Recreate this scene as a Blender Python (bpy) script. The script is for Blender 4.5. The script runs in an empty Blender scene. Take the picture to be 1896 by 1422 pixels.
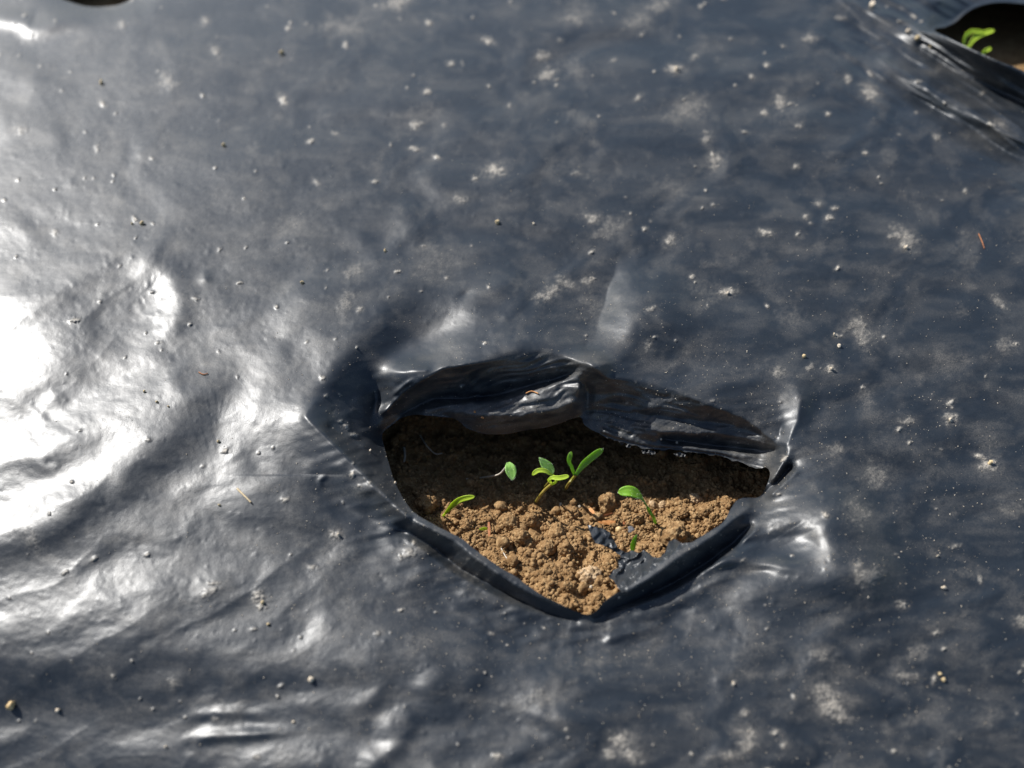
import bpy, bmesh, math, random
import numpy as np
from mathutils import Vector, Matrix

# ------------------------------------------------------------------ camera, sky, sun, exposure
scene = bpy.context.scene
C = scene.collection
W_PX, H_PX = 1896.0, 1422.0
PITCH = math.radians(52.0)
TANH = 0.66
CAM_DIST = 0.25
CAM = np.array([0.0, -CAM_DIST * math.cos(PITCH), CAM_DIST * math.sin(PITCH)])
FW = np.array([0.0, math.cos(PITCH), -math.sin(PITCH)])
UP = np.array([0.0, math.sin(PITCH), math.cos(PITCH)])
RT = np.array([1.0, 0.0, 0.0])

cam_d = bpy.data.cameras.new("camera")
cam = bpy.data.objects.new("camera", cam_d)
C.objects.link(cam)
cam.location = CAM.tolist()
cam.rotation_euler = (math.pi / 2 - PITCH, 0, 0)
cam_d.sensor_fit = 'HORIZONTAL'
cam_d.sensor_width = 36.0
cam_d.lens = 36.0 / (2 * TANH)
cam_d.clip_start = 0.01
cam_d.clip_end = 2000.0
cam_d.dof.use_dof = True
cam_d.dof.focus_distance = 0.247
cam_d.dof.aperture_fstop = 7.5
cam_d.dof.aperture_blades = 0
scene.camera = cam

SUN_VEC = Vector((-0.63, 0.485, 0.612)).normalized()
SUN_EL = math.asin(SUN_VEC.z)
SUN_AZ = math.atan2(SUN_VEC.x, SUN_VEC.y)      # clockwise from +Y
world = bpy.data.worlds.new("World")
scene.world = world
world.use_nodes = True
wn = world.node_tree
sky = wn.nodes.new('ShaderNodeTexSky')
sky.sky_type = 'NISHITA'
sky.sun_disc = False
sky.sun_elevation = SUN_EL
sky.sun_rotation = SUN_AZ
wn.nodes['Background'].inputs['Strength'].default_value = 0.075
wn.links.new(sky.outputs[0], wn.nodes['Background'].inputs['Color'])

sun_d = bpy.data.lights.new("sun", 'SUN')
sun_d.energy = 4.3
sun_d.angle = math.radians(0.53)
sun_d.color = (1.0, 0.975, 0.935)
sun = bpy.data.objects.new("sun", sun_d)
C.objects.link(sun)
sun.rotation_euler = (-SUN_VEC).to_track_quat('-Z', 'Y').to_euler()
sun.location = (SUN_VEC * 3)

vs = scene.view_settings
vs.view_transform = 'Standard'
vs.look = 'None'
vs.gamma = 1.0
vs.use_curve_mapping = False
vs.exposure = 0.84
scene.render.engine = 'CYCLES'
scene.cycles.use_denoising = True
scene.cycles.max_bounces = 8

# ------------------------------------------------------------------ helpers
rng = np.random.default_rng(7)
random.seed(7)
MM = 0.001


def pix(px, py, zmm):
    """World point on the plane z = zmm that is seen at photo pixel (px, py)."""
    px = np.asarray(px, float); py = np.asarray(py, float); z = np.asarray(zmm, float) * MM
    a = (px - W_PX / 2) / (W_PX / 2) * TANH
    b = (H_PX / 2 - py) / (W_PX / 2) * TANH
    d = FW + a[..., None] * RT + b[..., None] * UP
    t = (z - CAM[2]) / d[..., 2]
    return CAM + d * t[..., None]


def to_px(P):
    v = np.asarray(P) - CAM
    w = v @ FW
    return (v @ RT) / w / TANH * (W_PX / 2) + W_PX / 2, H_PX / 2 - (v @ UP) / w / TANH * (W_PX / 2)


def _hash(ix, iy, seed):
    h = (ix.astype(np.int64) * 374761393 + iy.astype(np.int64) * 668265263 + seed * 1442695041) & 0xFFFFFFFF
    h = ((h ^ (h >> 13)) * 1274126177) & 0xFFFFFFFF
    h = h ^ (h >> 16)
    return h


def noise(x, y, seed=0):
    """Gradient noise, roughly in -1..1."""
    x = np.asarray(x, float); y = np.asarray(y, float)
    ix = np.floor(x); iy = np.floor(y)
    fx = x - ix; fy = y - iy
    u = fx * fx * fx * (fx * (fx * 6 - 15) + 10)
    v = fy * fy * fy * (fy * (fy * 6 - 15) + 10)

    def g(dx, dy):
        a = _hash(ix + dx, iy + dy, seed) / 4294967296.0 * 2 * np.pi
        return np.cos(a) * (fx - dx) + np.sin(a) * (fy - dy)
    n0 = g(0, 0) * (1 - u) + g(1, 0) * u
    n1 = g(0, 1) * (1 - u) + g(1, 1) * u
    return (n0 * (1 - v) + n1 * v) * 1.5


def fbm(x, y, octaves=4, seed=0, gain=0.5):
    s = 0; a = 1; f = 1
    for i in range(octaves):
        s = s + a * noise(x * f + 17.3 * i, y * f - 9.1 * i, seed + i)
        a *= gain; f *= 2.03
    return s


def smooth(a, b, x):
    t = np.clip((x - a) / (b - a), 0, 1)
    return t * t * (3 - 2 * t)


def catmull(pts, n_per=12, closed=False):
    P = np.asarray(pts, float)
    n = len(P)
    out = []
    segs = n if closed else n - 1
    for i in range(segs):
        if closed:
            p0, p1, p2, p3 = P[(i - 1) % n], P[i], P[(i + 1) % n], P[(i + 2) % n]
        else:
            p0, p1, p2, p3 = P[max(i - 1, 0)], P[i], P[i + 1], P[min(i + 2, n - 1)]
        for k in range(n_per):
            t = k / n_per
            out.append(0.5 * ((2 * p1) + (-p0 + p2) * t + (2 * p0 - 5 * p1 + 4 * p2 - p3) * t * t
                              + (-p0 + 3 * p1 - 3 * p2 + p3) * t ** 3))
    if not closed:
        out.append(P[-1])
    return np.array(out)


def resample(P, step):
    P = np.asarray(P, float)
    d = np.r_[0, np.cumsum(np.hypot(np.diff(P[:, 0]), np.diff(P[:, 1])))]
    n = max(2, int(d[-1] / step) + 1)
    s = np.linspace(0, d[-1], n)
    return np.stack([np.interp(s, d, P[:, k]) for k in range(P.shape[1])], 1)


def in_poly(px, py, poly):
    inside = np.zeros(px.shape, bool)
    x0, y0 = poly[-1][:2]
    for q in poly:
        x1, y1 = q[:2]
        c = (y0 > py) != (y1 > py)
        if y1 != y0:
            inside ^= c & (px < (x1 - x0) * (py - y0) / (y1 - y0) + x0)
        x0, y0 = x1, y1
    return inside


def poly_bbox_inside(px, py, poly):
    poly = np.asarray(poly)
    lo = poly[:, :2].min(0); hi = poly[:, :2].max(0)
    m = (px >= lo[0]) & (px <= hi[0]) & (py >= lo[1]) & (py <= hi[1])
    r = np.zeros(px.shape, bool)
    r[m] = in_poly(px[m], py[m], poly)
    return r


def seg_dist(px, py, line, pad):
    """Distance to a polyline, its signed side and the run along it (only within pad; elsewhere inf)."""
    line = np.asarray(line, float)
    d = np.full(px.shape, np.inf); sd = np.zeros(px.shape); run = np.zeros(px.shape)
    lo = line[:, :2].min(0) - pad; hi = line[:, :2].max(0) + pad
    m = (px > lo[0]) & (px < hi[0]) & (py > lo[1]) & (py < hi[1])
    if not m.any():
        return d, sd, run
    X = px[m]; Y = py[m]
    D = np.full(X.shape, np.inf); S = np.zeros(X.shape); R = np.zeros(X.shape)
    L = np.hypot(np.diff(line[:, 0]), np.diff(line[:, 1])); tot = L.sum(); acc = 0
    for i in range(len(line) - 1):
        ax, ay = line[i, :2]; bx, by = line[i + 1, :2]
        vx, vy = bx - ax, by - ay
        t = np.clip(((X - ax) * vx + (Y - ay) * vy) / (vx * vx + vy * vy + 1e-9), 0, 1)
        dx = X - ax - t * vx; dy = Y - ay - t * vy
        q = np.hypot(dx, dy)
        b = q < D
        D[b] = q[b]; S[b] = np.sign(vx * dy - vy * dx)[b]; R[b] = ((acc + t * L[i]) / tot)[b]
        acc += L[i]
    d[m] = D; sd[m] = S; run[m] = R
    return d, sd, run


def membrane(x0, y0, x1, y1, step, lines, blur=1.0, soft=70):
    """A tensioned sheet: heights are fixed along the given lines, the rest relaxes to a membrane."""
    nx = int((x1 - x0) / step) + 1; ny = int((y1 - y0) / step) + 1
    Z = None
    for lv in (16, 8, 4, 2, 1):
        st = step * lv
        mx = int((x1 - x0) / st) + 1; my = int((y1 - y0) / st) + 1
        acc = np.zeros((my, mx)); cnt = np.zeros((my, mx))
        for ln in lines:
            P = resample(ln, 0.7)
            ix = np.rint((P[:, 0] - x0) / st).astype(int); iy = np.rint((P[:, 1] - y0) / st).astype(int)
            ok = (ix >= 0) & (ix < mx) & (iy >= 0) & (iy < my)
            np.add.at(acc, (iy[ok], ix[ok]), P[ok, 2]); np.add.at(cnt, (iy[ok], ix[ok]), 1)
        fix = cnt > 0
        val = np.where(fix, acc / np.maximum(cnt, 1), 0)
        if Z is None:
            Z = np.full((my, mx), val[fix].mean())
        else:
            gx = np.clip(np.arange(mx) * st / (pst), 0, Z.shape[1] - 1.001)
            gy = np.clip(np.arange(my) * st / (pst), 0, Z.shape[0] - 1.001)
            Z = bil(Z, gx[None, :] + 0 * gy[:, None], gy[:, None] + 0 * gx[None, :])
        Z[fix] = val[fix]
        for it in range(260 if lv > 1 else 160):
            Pd = np.pad(Z, 1, mode='edge')
            N = 0.25 * (Pd[:-2, 1:-1] + Pd[2:, 1:-1] + Pd[1:-1, :-2] + Pd[1:-1, 2:])
            Z = np.where(fix, val, Z + 1.0 * (N - Z))
        pst = st
    for _ in range(int(blur)):
        Pd = np.pad(Z, 1, mode='edge')
        Z = (Pd[:-2, 1:-1] + 2 * Pd[1:-1, 1:-1] + Pd[2:, 1:-1]) / 4
        Pd = np.pad(Z, 1, mode='edge')
        Z = (Pd[1:-1, :-2] + 2 * Pd[1:-1, 1:-1] + Pd[1:-1, 2:]) / 4

    Zs = Z.copy()
    for _ in range(soft):
        Pd = np.pad(Zs, 1, mode='edge')
        Zs = (Pd[:-2, 1:-1] + 2 * Pd[1:-1, 1:-1] + Pd[2:, 1:-1]) / 4
        Pd = np.pad(Zs, 1, mode='edge')
        Zs = (Pd[1:-1, :-2] + 2 * Pd[1:-1, 1:-1] + Pd[1:-1, 2:]) / 4

    def f(px, py, m=None):
        gx = np.clip((px - x0) / step, 0, nx - 1.001); gy = np.clip((py - y0) / step, 0, ny - 1.001)
        a = bil(Z, gx, gy)
        return a if m is None else a * (1 - m) + bil(Zs, gx, gy) * m
    return f


def bil(Z, gx, gy):
    ix = gx.astype(int); iy = gy.astype(int)
    ix = np.minimum(ix, Z.shape[1] - 2); iy = np.minimum(iy, Z.shape[0] - 2)
    fx = gx - ix; fy = gy - iy
    return (Z[iy, ix] * (1 - fx) + Z[iy, ix + 1] * fx) * (1 - fy) + (Z[iy + 1, ix] * (1 - fx) + Z[iy + 1, ix + 1] * fx) * fy


def mesh_np(name, V, F, smooth_shade=True):
    """V (n,3), F (m,k) with equal k (3 or 4)."""
    me = bpy.data.meshes.new(name)
    V = np.ascontiguousarray(V, np.float32); F = np.ascontiguousarray(F, np.int32)
    k = F.shape[1]
    me.vertices.add(len(V)); me.vertices.foreach_set("co", V.ravel())
    me.loops.add(F.size); me.loops.foreach_set("vertex_index", F.ravel())
    me.polygons.add(len(F))
    me.polygons.foreach_set("loop_start", np.arange(0, F.size, k, dtype=np.int32))
    me.polygons.foreach_set("loop_total", np.full(len(F), k, np.int32))
    me.polygons.foreach_set("use_smooth", np.full(len(F), smooth_shade, bool))
    me.update(calc_edges=True); me.validate()
    return me


def link(name, me, mat=None, parent=None, loc=None):
    o = bpy.data.objects.new(name, me)
    C.objects.link(o)
    if mat is not None and me is not None and len(me.materials) == 0:
        me.materials.append(mat)
    if parent is not None:
        o.parent = parent
    if loc is not None:
        o.location = loc
    return o


def tag(o, label=None, cat=None, group=None, kind=None):
    if label: o['label'] = label
    if cat: o['category'] = cat
    if group: o['group'] = group
    if kind: o['kind'] = kind
    return o


# ------------------------------------------------------------------ materials
def new_mat(name):
    m = bpy.data.materials.new(name); m.use_nodes = True
    return m, m.node_tree, m.node_tree.nodes['Principled BSDF']


def N(nt, typ, **kw):
    n = nt.nodes.new(typ)
    for k, v in kw.items():
        if k in n.inputs.keys():
            n.inputs[k].default_value = v
        else:
            setattr(n, k, v)
    return n


def mixrgb(nt, fac, a, b):
    n = nt.nodes.new('ShaderNodeMix'); n.data_type = 'RGBA'
    for sock, val in ((n.inputs['Factor'], fac), (n.inputs[6], a), (n.inputs[7], b)):
        if hasattr(val, 'links') or isinstance(val, bpy.types.NodeSocket):
            nt.links.new(val, sock)
        else:
            sock.default_value = val
    return n.outputs[2]


def maprange(nt, v, a, b, c, d):
    n = N(nt, 'ShaderNodeMapRange')
    n.inputs[1].default_value = a; n.inputs[2].default_value = b
    n.inputs[3].default_value = c; n.inputs[4].default_value = d
    nt.links.new(v, n.inputs[0])
    return n.outputs[0]


def film_material():
    m, nt, p = new_mat("black_plastic_film")
    tc = N(nt, 'ShaderNodeTexCoord')
    at = N(nt, 'ShaderNodeAttribute', attribute_name="dust")
    n1 = N(nt, 'ShaderNodeTexNoise', Scale=2600.0, Detail=3.0, Roughness=0.6)
    nt.links.new(tc.outputs['Object'], n1.inputs['Vector'])
    n2 = N(nt, 'ShaderNodeTexNoise', Scale=420.0, Detail=5.0, Roughness=0.62)
    nt.links.new(tc.outputs['Object'], n2.inputs['Vector'])
    grain = maprange(nt, n1.outputs['Fac'], 0.35, 0.72, 0.35, 1.5)
    mul = N(nt, 'ShaderNodeMath', operation='MULTIPLY')
    nt.links.new(at.outputs['Fac'], mul.inputs[0]); nt.links.new(grain, mul.inputs[1])
    clampd = N(nt, 'ShaderNodeClamp'); nt.links.new(mul.outputs[0], clampd.inputs[0])
    dust = clampd.outputs[0]
    dcol = mixrgb(nt, n2.outputs['Fac'], (0.40, 0.35, 0.28, 1), (0.62, 0.56, 0.47, 1))
    col = mixrgb(nt, dust, (0.0078, 0.0128, 0.0195, 1), dcol)
    nt.links.new(col, p.inputs['Base Color'])
    r0 = maprange(nt, n2.outputs['Fac'], 0.3, 0.7, 0.36, 0.44)
    rr = N(nt, 'ShaderNodeMix'); rr.data_type = 'FLOAT'
    nt.links.new(dust, rr.inputs[0]); nt.links.new(r0, rr.inputs[2]); rr.inputs[3].default_value = 0.9
    nt.links.new(rr.outputs[0], p.inputs['Roughness'])
    p.inputs['IOR'].default_value = 1.46
    p.inputs['Coat Weight'].default_value = 0.06
    p.inputs['Coat Roughness'].default_value = 0.27
    b1 = N(nt, 'ShaderNodeBump', Strength=0.15, Distance=0.0002)
    nt.links.new(n1.outputs['Fac'], b1.inputs['Height'])
    b2 = N(nt, 'ShaderNodeBump', Strength=0.10, Distance=0.0006)
    nt.links.new(n2.outputs['Fac'], b2.inputs['Height']); nt.links.new(b1.outputs[0], b2.inputs['Normal'])
    nt.links.new(b2.outputs[0], p.inputs['Normal'])
    nt.links.new(b2.outputs[0], p.inputs['Coat Normal'])
    return m


def soil_material(name, a, b, c, sc=1.0):
    m, nt, p = new_mat(name)
    tc = N(nt, 'ShaderNodeTexCoord')
    n1 = N(nt, 'ShaderNodeTexNoise', Scale=170.0 * sc, Detail=6.0, Roughness=0.65)
    n2 = N(nt, 'ShaderNodeTexNoise', Scale=2200.0 * sc, Detail=3.0, Roughness=0.6)
    vo = N(nt, 'ShaderNodeTexVoronoi', Scale=1500.0 * sc)
    for n in (n1, n2, vo):
        nt.links.new(tc.outputs['Object'], n.inputs['Vector'])
    c1 = mixrgb(nt, maprange(nt, n1.outputs['Fac'], 0.3, 0.7, 0, 1), a, b)
    sp = maprange(nt, vo.outputs['Color'], 0.55, 0.98, 0.0, 0.75)
    c2 = mixrgb(nt, sp, c1, c)
    nt.links.new(c2, p.inputs['Base Color'])
    p.inputs['Roughness'].default_value = 0.93
    p.inputs['Specular IOR Level'].default_value = 0.25
    bp = N(nt, 'ShaderNodeBump', Strength=0.7, Distance=0.0005)
    nt.links.new(n2.outputs['Fac'], bp.inputs['Height'])
    nt.links.new(bp.outputs[0], p.inputs['Normal'])
    return m


def leaf_material(name, c1, c2, trans=0.35, rough=0.42, tcol=None):
    m, nt, p = new_mat(name)
    tc = N(nt, 'ShaderNodeTexCoord')
    n1 = N(nt, 'ShaderNodeTexNoise', Scale=700.0, Detail=4.0)
    nt.links.new(tc.outputs['Object'], n1.inputs['Vector'])
    col = mixrgb(nt, maprange(nt, n1.outputs['Fac'], 0.3, 0.7, 0, 1), c1, c2)
    nt.links.new(col, p.inputs['Base Color'])
    p.inputs['Roughness'].default_value = rough
    bp = N(nt, 'ShaderNodeBump', Strength=0.35, Distance=0.0002)
    nt.links.new(n1.outputs['Fac'], bp.inputs['Height']); nt.links.new(bp.outputs[0], p.inputs['Normal'])
    tr = N(nt, 'ShaderNodeBsdfTranslucent')
    tr.inputs['Color'].default_value = tcol or (c2[0] * 1.3, c2[1] * 1.3, c2[2] * 0.8, 1)
    mx = N(nt, 'ShaderNodeMixShader'); mx.inputs[0].default_value = trans
    out = nt.nodes['Material Output']
    nt.links.new(p.outputs[0], mx.inputs[1]); nt.links.new(tr.outputs[0], mx.inputs[2])
    nt.links.new(mx.outputs[0], out.inputs['Surface'])
    return m


def plain_material(name, c1, c2, rough=0.7, scale=900.0, bump=0.4):
    m, nt, p = new_mat(name)
    tc = N(nt, 'ShaderNodeTexCoord')
    n1 = N(nt, 'ShaderNodeTexNoise', Scale=scale, Detail=4.0)
    nt.links.new(tc.outputs['Object'], n1.inputs['Vector'])
    nt.links.new(mixrgb(nt, maprange(nt, n1.outputs['Fac'], 0.3, 0.7, 0, 1), c1, c2), p.inputs['Base Color'])
    p.inputs['Roughness'].default_value = rough
    bp = N(nt, 'ShaderNodeBump', Strength=bump, Distance=0.0003)
    nt.links.new(n1.outputs['Fac'], bp.inputs['Height']); nt.links.new(bp.outputs[0], p.inputs['Normal'])
    return m


M_FILM = film_material()
M_SOIL = soil_material("brown_soil", (0.150, 0.080, 0.030, 1), (0.265, 0.160, 0.072, 1), (0.43, 0.29, 0.14, 1))
M_CLOD = soil_material("clod_soil", (0.155, 0.084, 0.032, 1), (0.275, 0.168, 0.078, 1), (0.45, 0.31, 0.155, 1))
M_PALE = soil_material("pale_clod_soil", (0.28, 0.18, 0.095, 1), (0.42, 0.30, 0.175, 1), (0.54, 0.42, 0.28, 1))
M_GRAIN = plain_material("pale_sand", (0.30, 0.235, 0.155, 1), (0.60, 0.53, 0.43, 1), 0.7, 700)
M_CRUMB = plain_material("tan_crumb", (0.34, 0.25, 0.13, 1), (0.52, 0.41, 0.24, 1), 0.85, 2500)
M_STONE = plain_material("grey_stone", (0.06, 0.06, 0.07, 1), (0.11, 0.11, 0.12, 1), 0.7, 1500)
M_PEBBLE = plain_material("yellow_pebble", (0.42, 0.28, 0.12, 1), (0.55, 0.40, 0.20, 1), 0.6, 1200)
M_BARK = plain_material("orange_bark", (0.34, 0.13, 0.035, 1), (0.52, 0.25, 0.085, 1), 0.65, 900)
M_DARKBARK = plain_material("rust_bark", (0.20, 0.065, 0.02, 1), (0.33, 0.13, 0.045, 1), 0.7, 900)
M_STRAW = plain_material("straw", (0.42, 0.31, 0.17, 1), (0.58, 0.46, 0.28, 1), 0.6, 900)
M_ROOT = plain_material("pale_root", (0.42, 0.38, 0.32, 1), (0.55, 0.50, 0.42, 1), 0.5, 900)
M_LEAF = leaf_material("fresh_leaf", (0.21, 0.43, 0.03, 1), (0.29, 0.52, 0.05, 1), 0.4)
M_YLEAF = leaf_material("young_yellow_leaf", (0.48, 0.62, 0.05, 1), (0.56, 0.70, 0.08, 1), 0.4)
M_HLEAF = leaf_material("hairy_leaf", (0.22, 0.45, 0.08, 1), (0.31, 0.54, 0.12, 1), 0.3, 0.55)
M_STEM = leaf_material("seedling_stem", (0.24, 0.25, 0.03, 1), (0.34, 0.24, 0.06, 1), 0.25, 0.35)

# ------------------------------------------------------------------ film: outlines and authored folds (photo pixels, mm)
# free edge of the planting hole, clockwise from the left tip, with its height
EDGE = [(708, 803, -14), (728, 786, -13), (750, 771, -12), (787, 769, -12), (840, 775, -13), (867, 794, -15), (901, 804, -16.5),
        (946, 802, -16.5), (1025, 788, -15), (1072, 772, -13), (1083, 788, -13), (1117, 805, -14), (1146, 816, -14),
        (1205, 830, -14), (1251, 832, -13.5), (1295, 838, -13), (1331, 843, -13), (1369, 855, -13), (1400, 864, -12), (1424, 870, -9),
        (1422, 892, -7), (1405, 920, -6), (1380, 921, -3.5), (1364, 926, -2), (1353, 942, -0.5), (1340, 965, 0.8), (1316, 982, 1.8),
        (1282, 1003, 2.2), (1245, 1028, 2.2), (1215, 1050, 1.8), (1180, 1076, 1.2), (1150, 1093, 0.5), (1120, 1113, -0.6),
        (1092, 1138, -2.2), (1050, 1124, -0.6), (1000, 1099, 0.8), (950, 1065, 1.6), (900, 1033, 2), (850, 995, 2.2),
        (805, 972, 2.2), (775, 955, 1.5), (757, 938, 0), (737, 905, -4), (723, 868, -8), (713, 832, -12)]
EDGE_C = catmull(EDGE, 8, closed=True)
EDGE_R = resample(np.vstack([EDGE_C, EDGE_C[:1]]), 1.0)[:-1]
_rag = smooth(1085, 1110, EDGE_R[:, 0]) * (EDGE_R[:, 1] > 780) * (EDGE_R[:, 1] < 880)
EDGE_R[:, 1] += _rag * (2.6 * fbm(EDGE_R[:, 0] / 16.0, EDGE_R[:, 0] * 0 + 3.3, 3, 77) + 1.5)
EDGE_R[:, 1] += (1 - _rag) * 1.3 * fbm(EDGE_R[:, 0] / 40.0, EDGE_R[:, 1] / 40.0, 3, 78)

LINES = [
    np.vstack([EDGE_C, EDGE_C[:1]]),
    # upper fold and the recess under it
    [(711, 763, -6), (748, 726, -1), (785, 701, 3), (821, 680, 5.5), (858, 675, 6.5), (917, 664, 7), (954, 647, 7), (988, 643, 7),
     (1043, 656, 6), (1076, 672, 5.5), (1089, 670, 5.5)],
    [(742, 768, -13), (777, 749, -13), (807, 738, -12.5), (858, 738, -12), (932, 731, -10.5), (969, 719, -8), (1006, 708, -5.5),
     (1043, 698, -3), (1067, 687, 1)],
    [(787, 760, -10), (830, 749, -8), (870, 746, -7), (932, 741, -6), (975, 728, -4.3), (1010, 716, -2.6), (1045, 706, -0.6), (1078, 692, 3)],
    [(840, 763, -9), (900, 770, -7.6), (970, 768, -6.4), (1030, 756, -5), (1066, 742, -3.2)],
    [(900, 690, 0.5), (950, 684, 1.2), (1000, 682, 1.5), (1030, 684, 2)],
    # vertical crease below the bright peak
    [(1072, 712, 1), (1070, 730, -1.5)],
    [(1084, 712, -3), (1088, 740, -8), (1086, 768, -12)],
    # right half of the back flap
    [(1089, 670, 5.5), (1124, 701, 3.6), (1165, 702, 2.8), (1207, 708, 2.4), (1251, 721, 2), (1295, 741, 1.2), (1340, 757, 0.3),
     (1381, 774, -0.8), (1413, 800, -2.2), (1437, 819, -3)],
    [(1130, 745, -7), (1180, 765, -8), (1204, 775, -7.5), (1266, 778, -7), (1340, 784, -6), (1384, 794, -5), (1428, 818, -4)],
    [(1195, 798, -7.8), (1280, 802, -7.6), (1360, 805, -6.6), (1418, 820, -5)],
    [(1230, 812, -14), (1254, 817, -14.5), (1325, 826, -14), (1384, 832, -12.5), (1434, 834, -8)],
    [(1117, 799, -11.5), (1146, 808, -12), (1205, 822, -12), (1251, 826, -11.5), (1295, 831, -11), (1345, 838, -11), (1400, 845, -10)],
    # right upright ridge, knot and corner fold
    [(1430, 688, 1.8), (1462, 700, 2.8), (1477, 716, 3.6), (1484, 739, 4), (1479, 777, 3), (1463, 808, 1.5), (1455, 828, 0)],
    [(1440, 735, 1.4), (1447, 775, 0.6), (1444, 806, -2.2)],
    [(1462, 838, 0.3), (1447, 863, -0.5), (1430, 889, -3)],
    [(1463, 866, -5), (1446, 886, -6), (1428, 903, -7), (1411, 917, -8)],
    [(1476, 874, 1.6), (1450, 896, 1), (1428, 915, 0.2)],
    # front right roll: crest (just behind the edge), the dark near face, the crease and the film outside it
    [(1388, 938, -1), (1360, 960, 1.5), (1322, 991, 2.6), (1288, 1013, 3), (1250, 1037, 3), (1220, 1060, 2.4), (1160, 1097, 1)],
    [(1392, 972, -3.5), (1360, 1003, -5), (1314, 1040, -6.3), (1240, 1084, -6.6), (1155, 1119, -5.6), (1104, 1139, -4)],
    [(1400, 981, -0.6), (1366, 1013, -1), (1320, 1049, -1.6), (1246, 1096, -2.8), (1158, 1131, -3.8), (1100, 1148, -4.4)],
    # front left roll
    [(1044, 1132, -2), (985, 1101, 0.8), (930, 1068, 2.2), (880, 1033, 2.7), (838, 999, 3), (800, 980, 3), (770, 966, 2.5)],
    [(1070, 1142, -4), (1040, 1138, -4.8), (950, 1104, -6.4), (850, 1052, -6.6), (800, 1012, -5.5), (765, 992, -3.5), (745, 986, -2.5)],
    [(1070, 1151, -4.4), (1038, 1149, -4.2), (944, 1116, -3.2), (843, 1064, -2.6), (790, 1023, -2), (752, 1001, -1)],
    # shallow trough in front of the hole and the short crease in it
    [(780, 1080, -2.2), (880, 1140, -3.6), (980, 1172, -4.4), (1090, 1186, -4.6), (1180, 1166, -4), (1240, 1146, -3.4), (1330, 1100, -2.6), (1420, 1050, -1.6)],
    # left: sharp ridge of the corner, the dark basin inside it
    [(563, 770, 6), (600, 806, 5.4), (645, 851, 4.6), (690, 899, 4), (730, 936, 3.4), (757, 958, 2.6)],
    [(563, 770, 6), (590, 735, 4.6), (620, 690, 4), (660, 632, 3.4), (720, 572, 2.4), (790, 520, 1.4)],
    [(618, 762, 0.5), (660, 715, -1.6), (692, 690, -2.6), (735, 655, -3.4), (790, 632, -2.4), (835, 605, -0.4)],
    [(612, 790, 1.5), (655, 815, -2.5), (700, 860, -5)],
    [(650, 770, -3), (688, 772, -8.5), (697, 740, -8), (694, 705, -4.6), (699, 683, -1)],
    [(703, 676, 2.4), (735, 688, 3.2), (790, 684, 5)],
    [(722, 720, -1.8), (736, 704, 1)],
    [(590, 893, -1.4), (640, 932, -3.4), (700, 966, -3.8), (738, 984, -3.2)],
    [(570, 870, 0.6), (530, 820, 1.2)],
    # ring where the slack of the hole ends
    [(390, 780, 0.6), (430, 640, 0.2), (520, 500, 0), (700, 420, 0), (900, 390, 0), (1100, 380, 0), (1330, 420, 0), (1520, 540, 0),
     (1620, 700, 0), (1650, 880, 0), (1630, 1080, 0), (1480, 1210, 0), (1250, 1280, 0), (1050, 1290, 0), (800, 1250, 0),
     (580, 1140, 0), (440, 1000, 0), (390, 880, 0.4), (390, 780, 0.6)],
    # sheen valley above the peak, hollow on the right
    [(1152, 455, -0.2), (1122, 540, -1.2), (1102, 600, -1.2), (1084, 640, 0.6)],
    [(900, 560, 0.5), (1000, 560, 1.2), (1050, 575, 1.2)],
    [(905, 590, 2.2), (945, 598, 3.0), (1000, 592, 3.0)],
    [(1345, 640, 1.2), (1330, 700, 2.2), (1380, 700, 1.2)],
    [(1520, 880, 1.2), (1490, 930, 0.9), (1440, 975, 0.4)],
    [(1380, 1030, -1.6), (1440, 1000, -1.8), (1500, 985, -2)],
    [(1390, 1078, 0.6), (1450, 1066, 1.4), (1500, 1066, 1.2), (1550, 1100, 0.6)],
]
film_hole = membrane(340, 330, 1720, 1340, 2.4, LINES, blur=1)
RING = np.array(LINES[33])[:, :2] if False else np.array([l for l in LINES if len(l) == 19 and abs(l[0][0] - 390) < 1][0])[:, :2]

# second planting hole at the upper right, third one just over the top edge at the left
HOLE_B = catmull([(1728, 55), (1750, 50), (1770, 40), (1788, 24), (1812, 11), (1850, 4), (1905, 8), (1990, 20), (2080, 70), (2090, 170),
                  (1990, 180), (1896, 132), (1844, 111), (1792, 87), (1755, 69)], 8, closed=True)
HOLE_C = catmull([(105, -10), (135, 5), (165, 12), (195, 12), (225, 7), (248, -8), (255, -40), (180, -70), (110, -45)], 8, closed=True)
LINES_B = [
    [(1690, 56, 3), (1728, 57, 8), (1755, 69, 11), (1792, 87, 13), (1844, 111, 13), (1896, 132, 12), (1990, 180, 9)],
    [(1700, 84, -1), (1745, 116, -1.5), (1800, 146, -1.6), (1896, 192, -1.6), (2000, 240, -1)],
    [(1728, 50, -3), (1750, 46, -8), (1770, 36, -10), (1788, 20, -10), (1812, 7, -9), (1850, 0, -8), (1905, 3, -8), (1990, 16, -6)],
    [(1560, 0, 1), (1620, 30, 1.5), (1690, 45, 1)],
    [(1680, 10, 0.5), (1740, 0, -1)],
    [(1640, 110, 2.2), (1720, 165, 3.2), (1800, 210, 3.2), (1896, 262, 2.6)],
    [(1650, 150, 0), (1710, 190, -1.8), (1800, 240, -2.6), (1896, 305, -2.8), (1960, 340, -1)],
    [(1690, 215, 0.6), (1790, 290, 0.8), (1880, 350, 0.6)],
    [(1480, -20, -0.5), (1560, 40, -1.6), (1640, 85, -1.8), (1700, 120, -1.2)],
    [(1480, -60, 0), (1500, 60, 0), (1580, 200, 0), (1700, 300, 0.4), (1800, 370, 0.2), (1900, 430, 0), (2100, 520, 0)],
    [(1440, -140, 0), (2150, -140, 0), (2150, 540, 0)],
]
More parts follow.
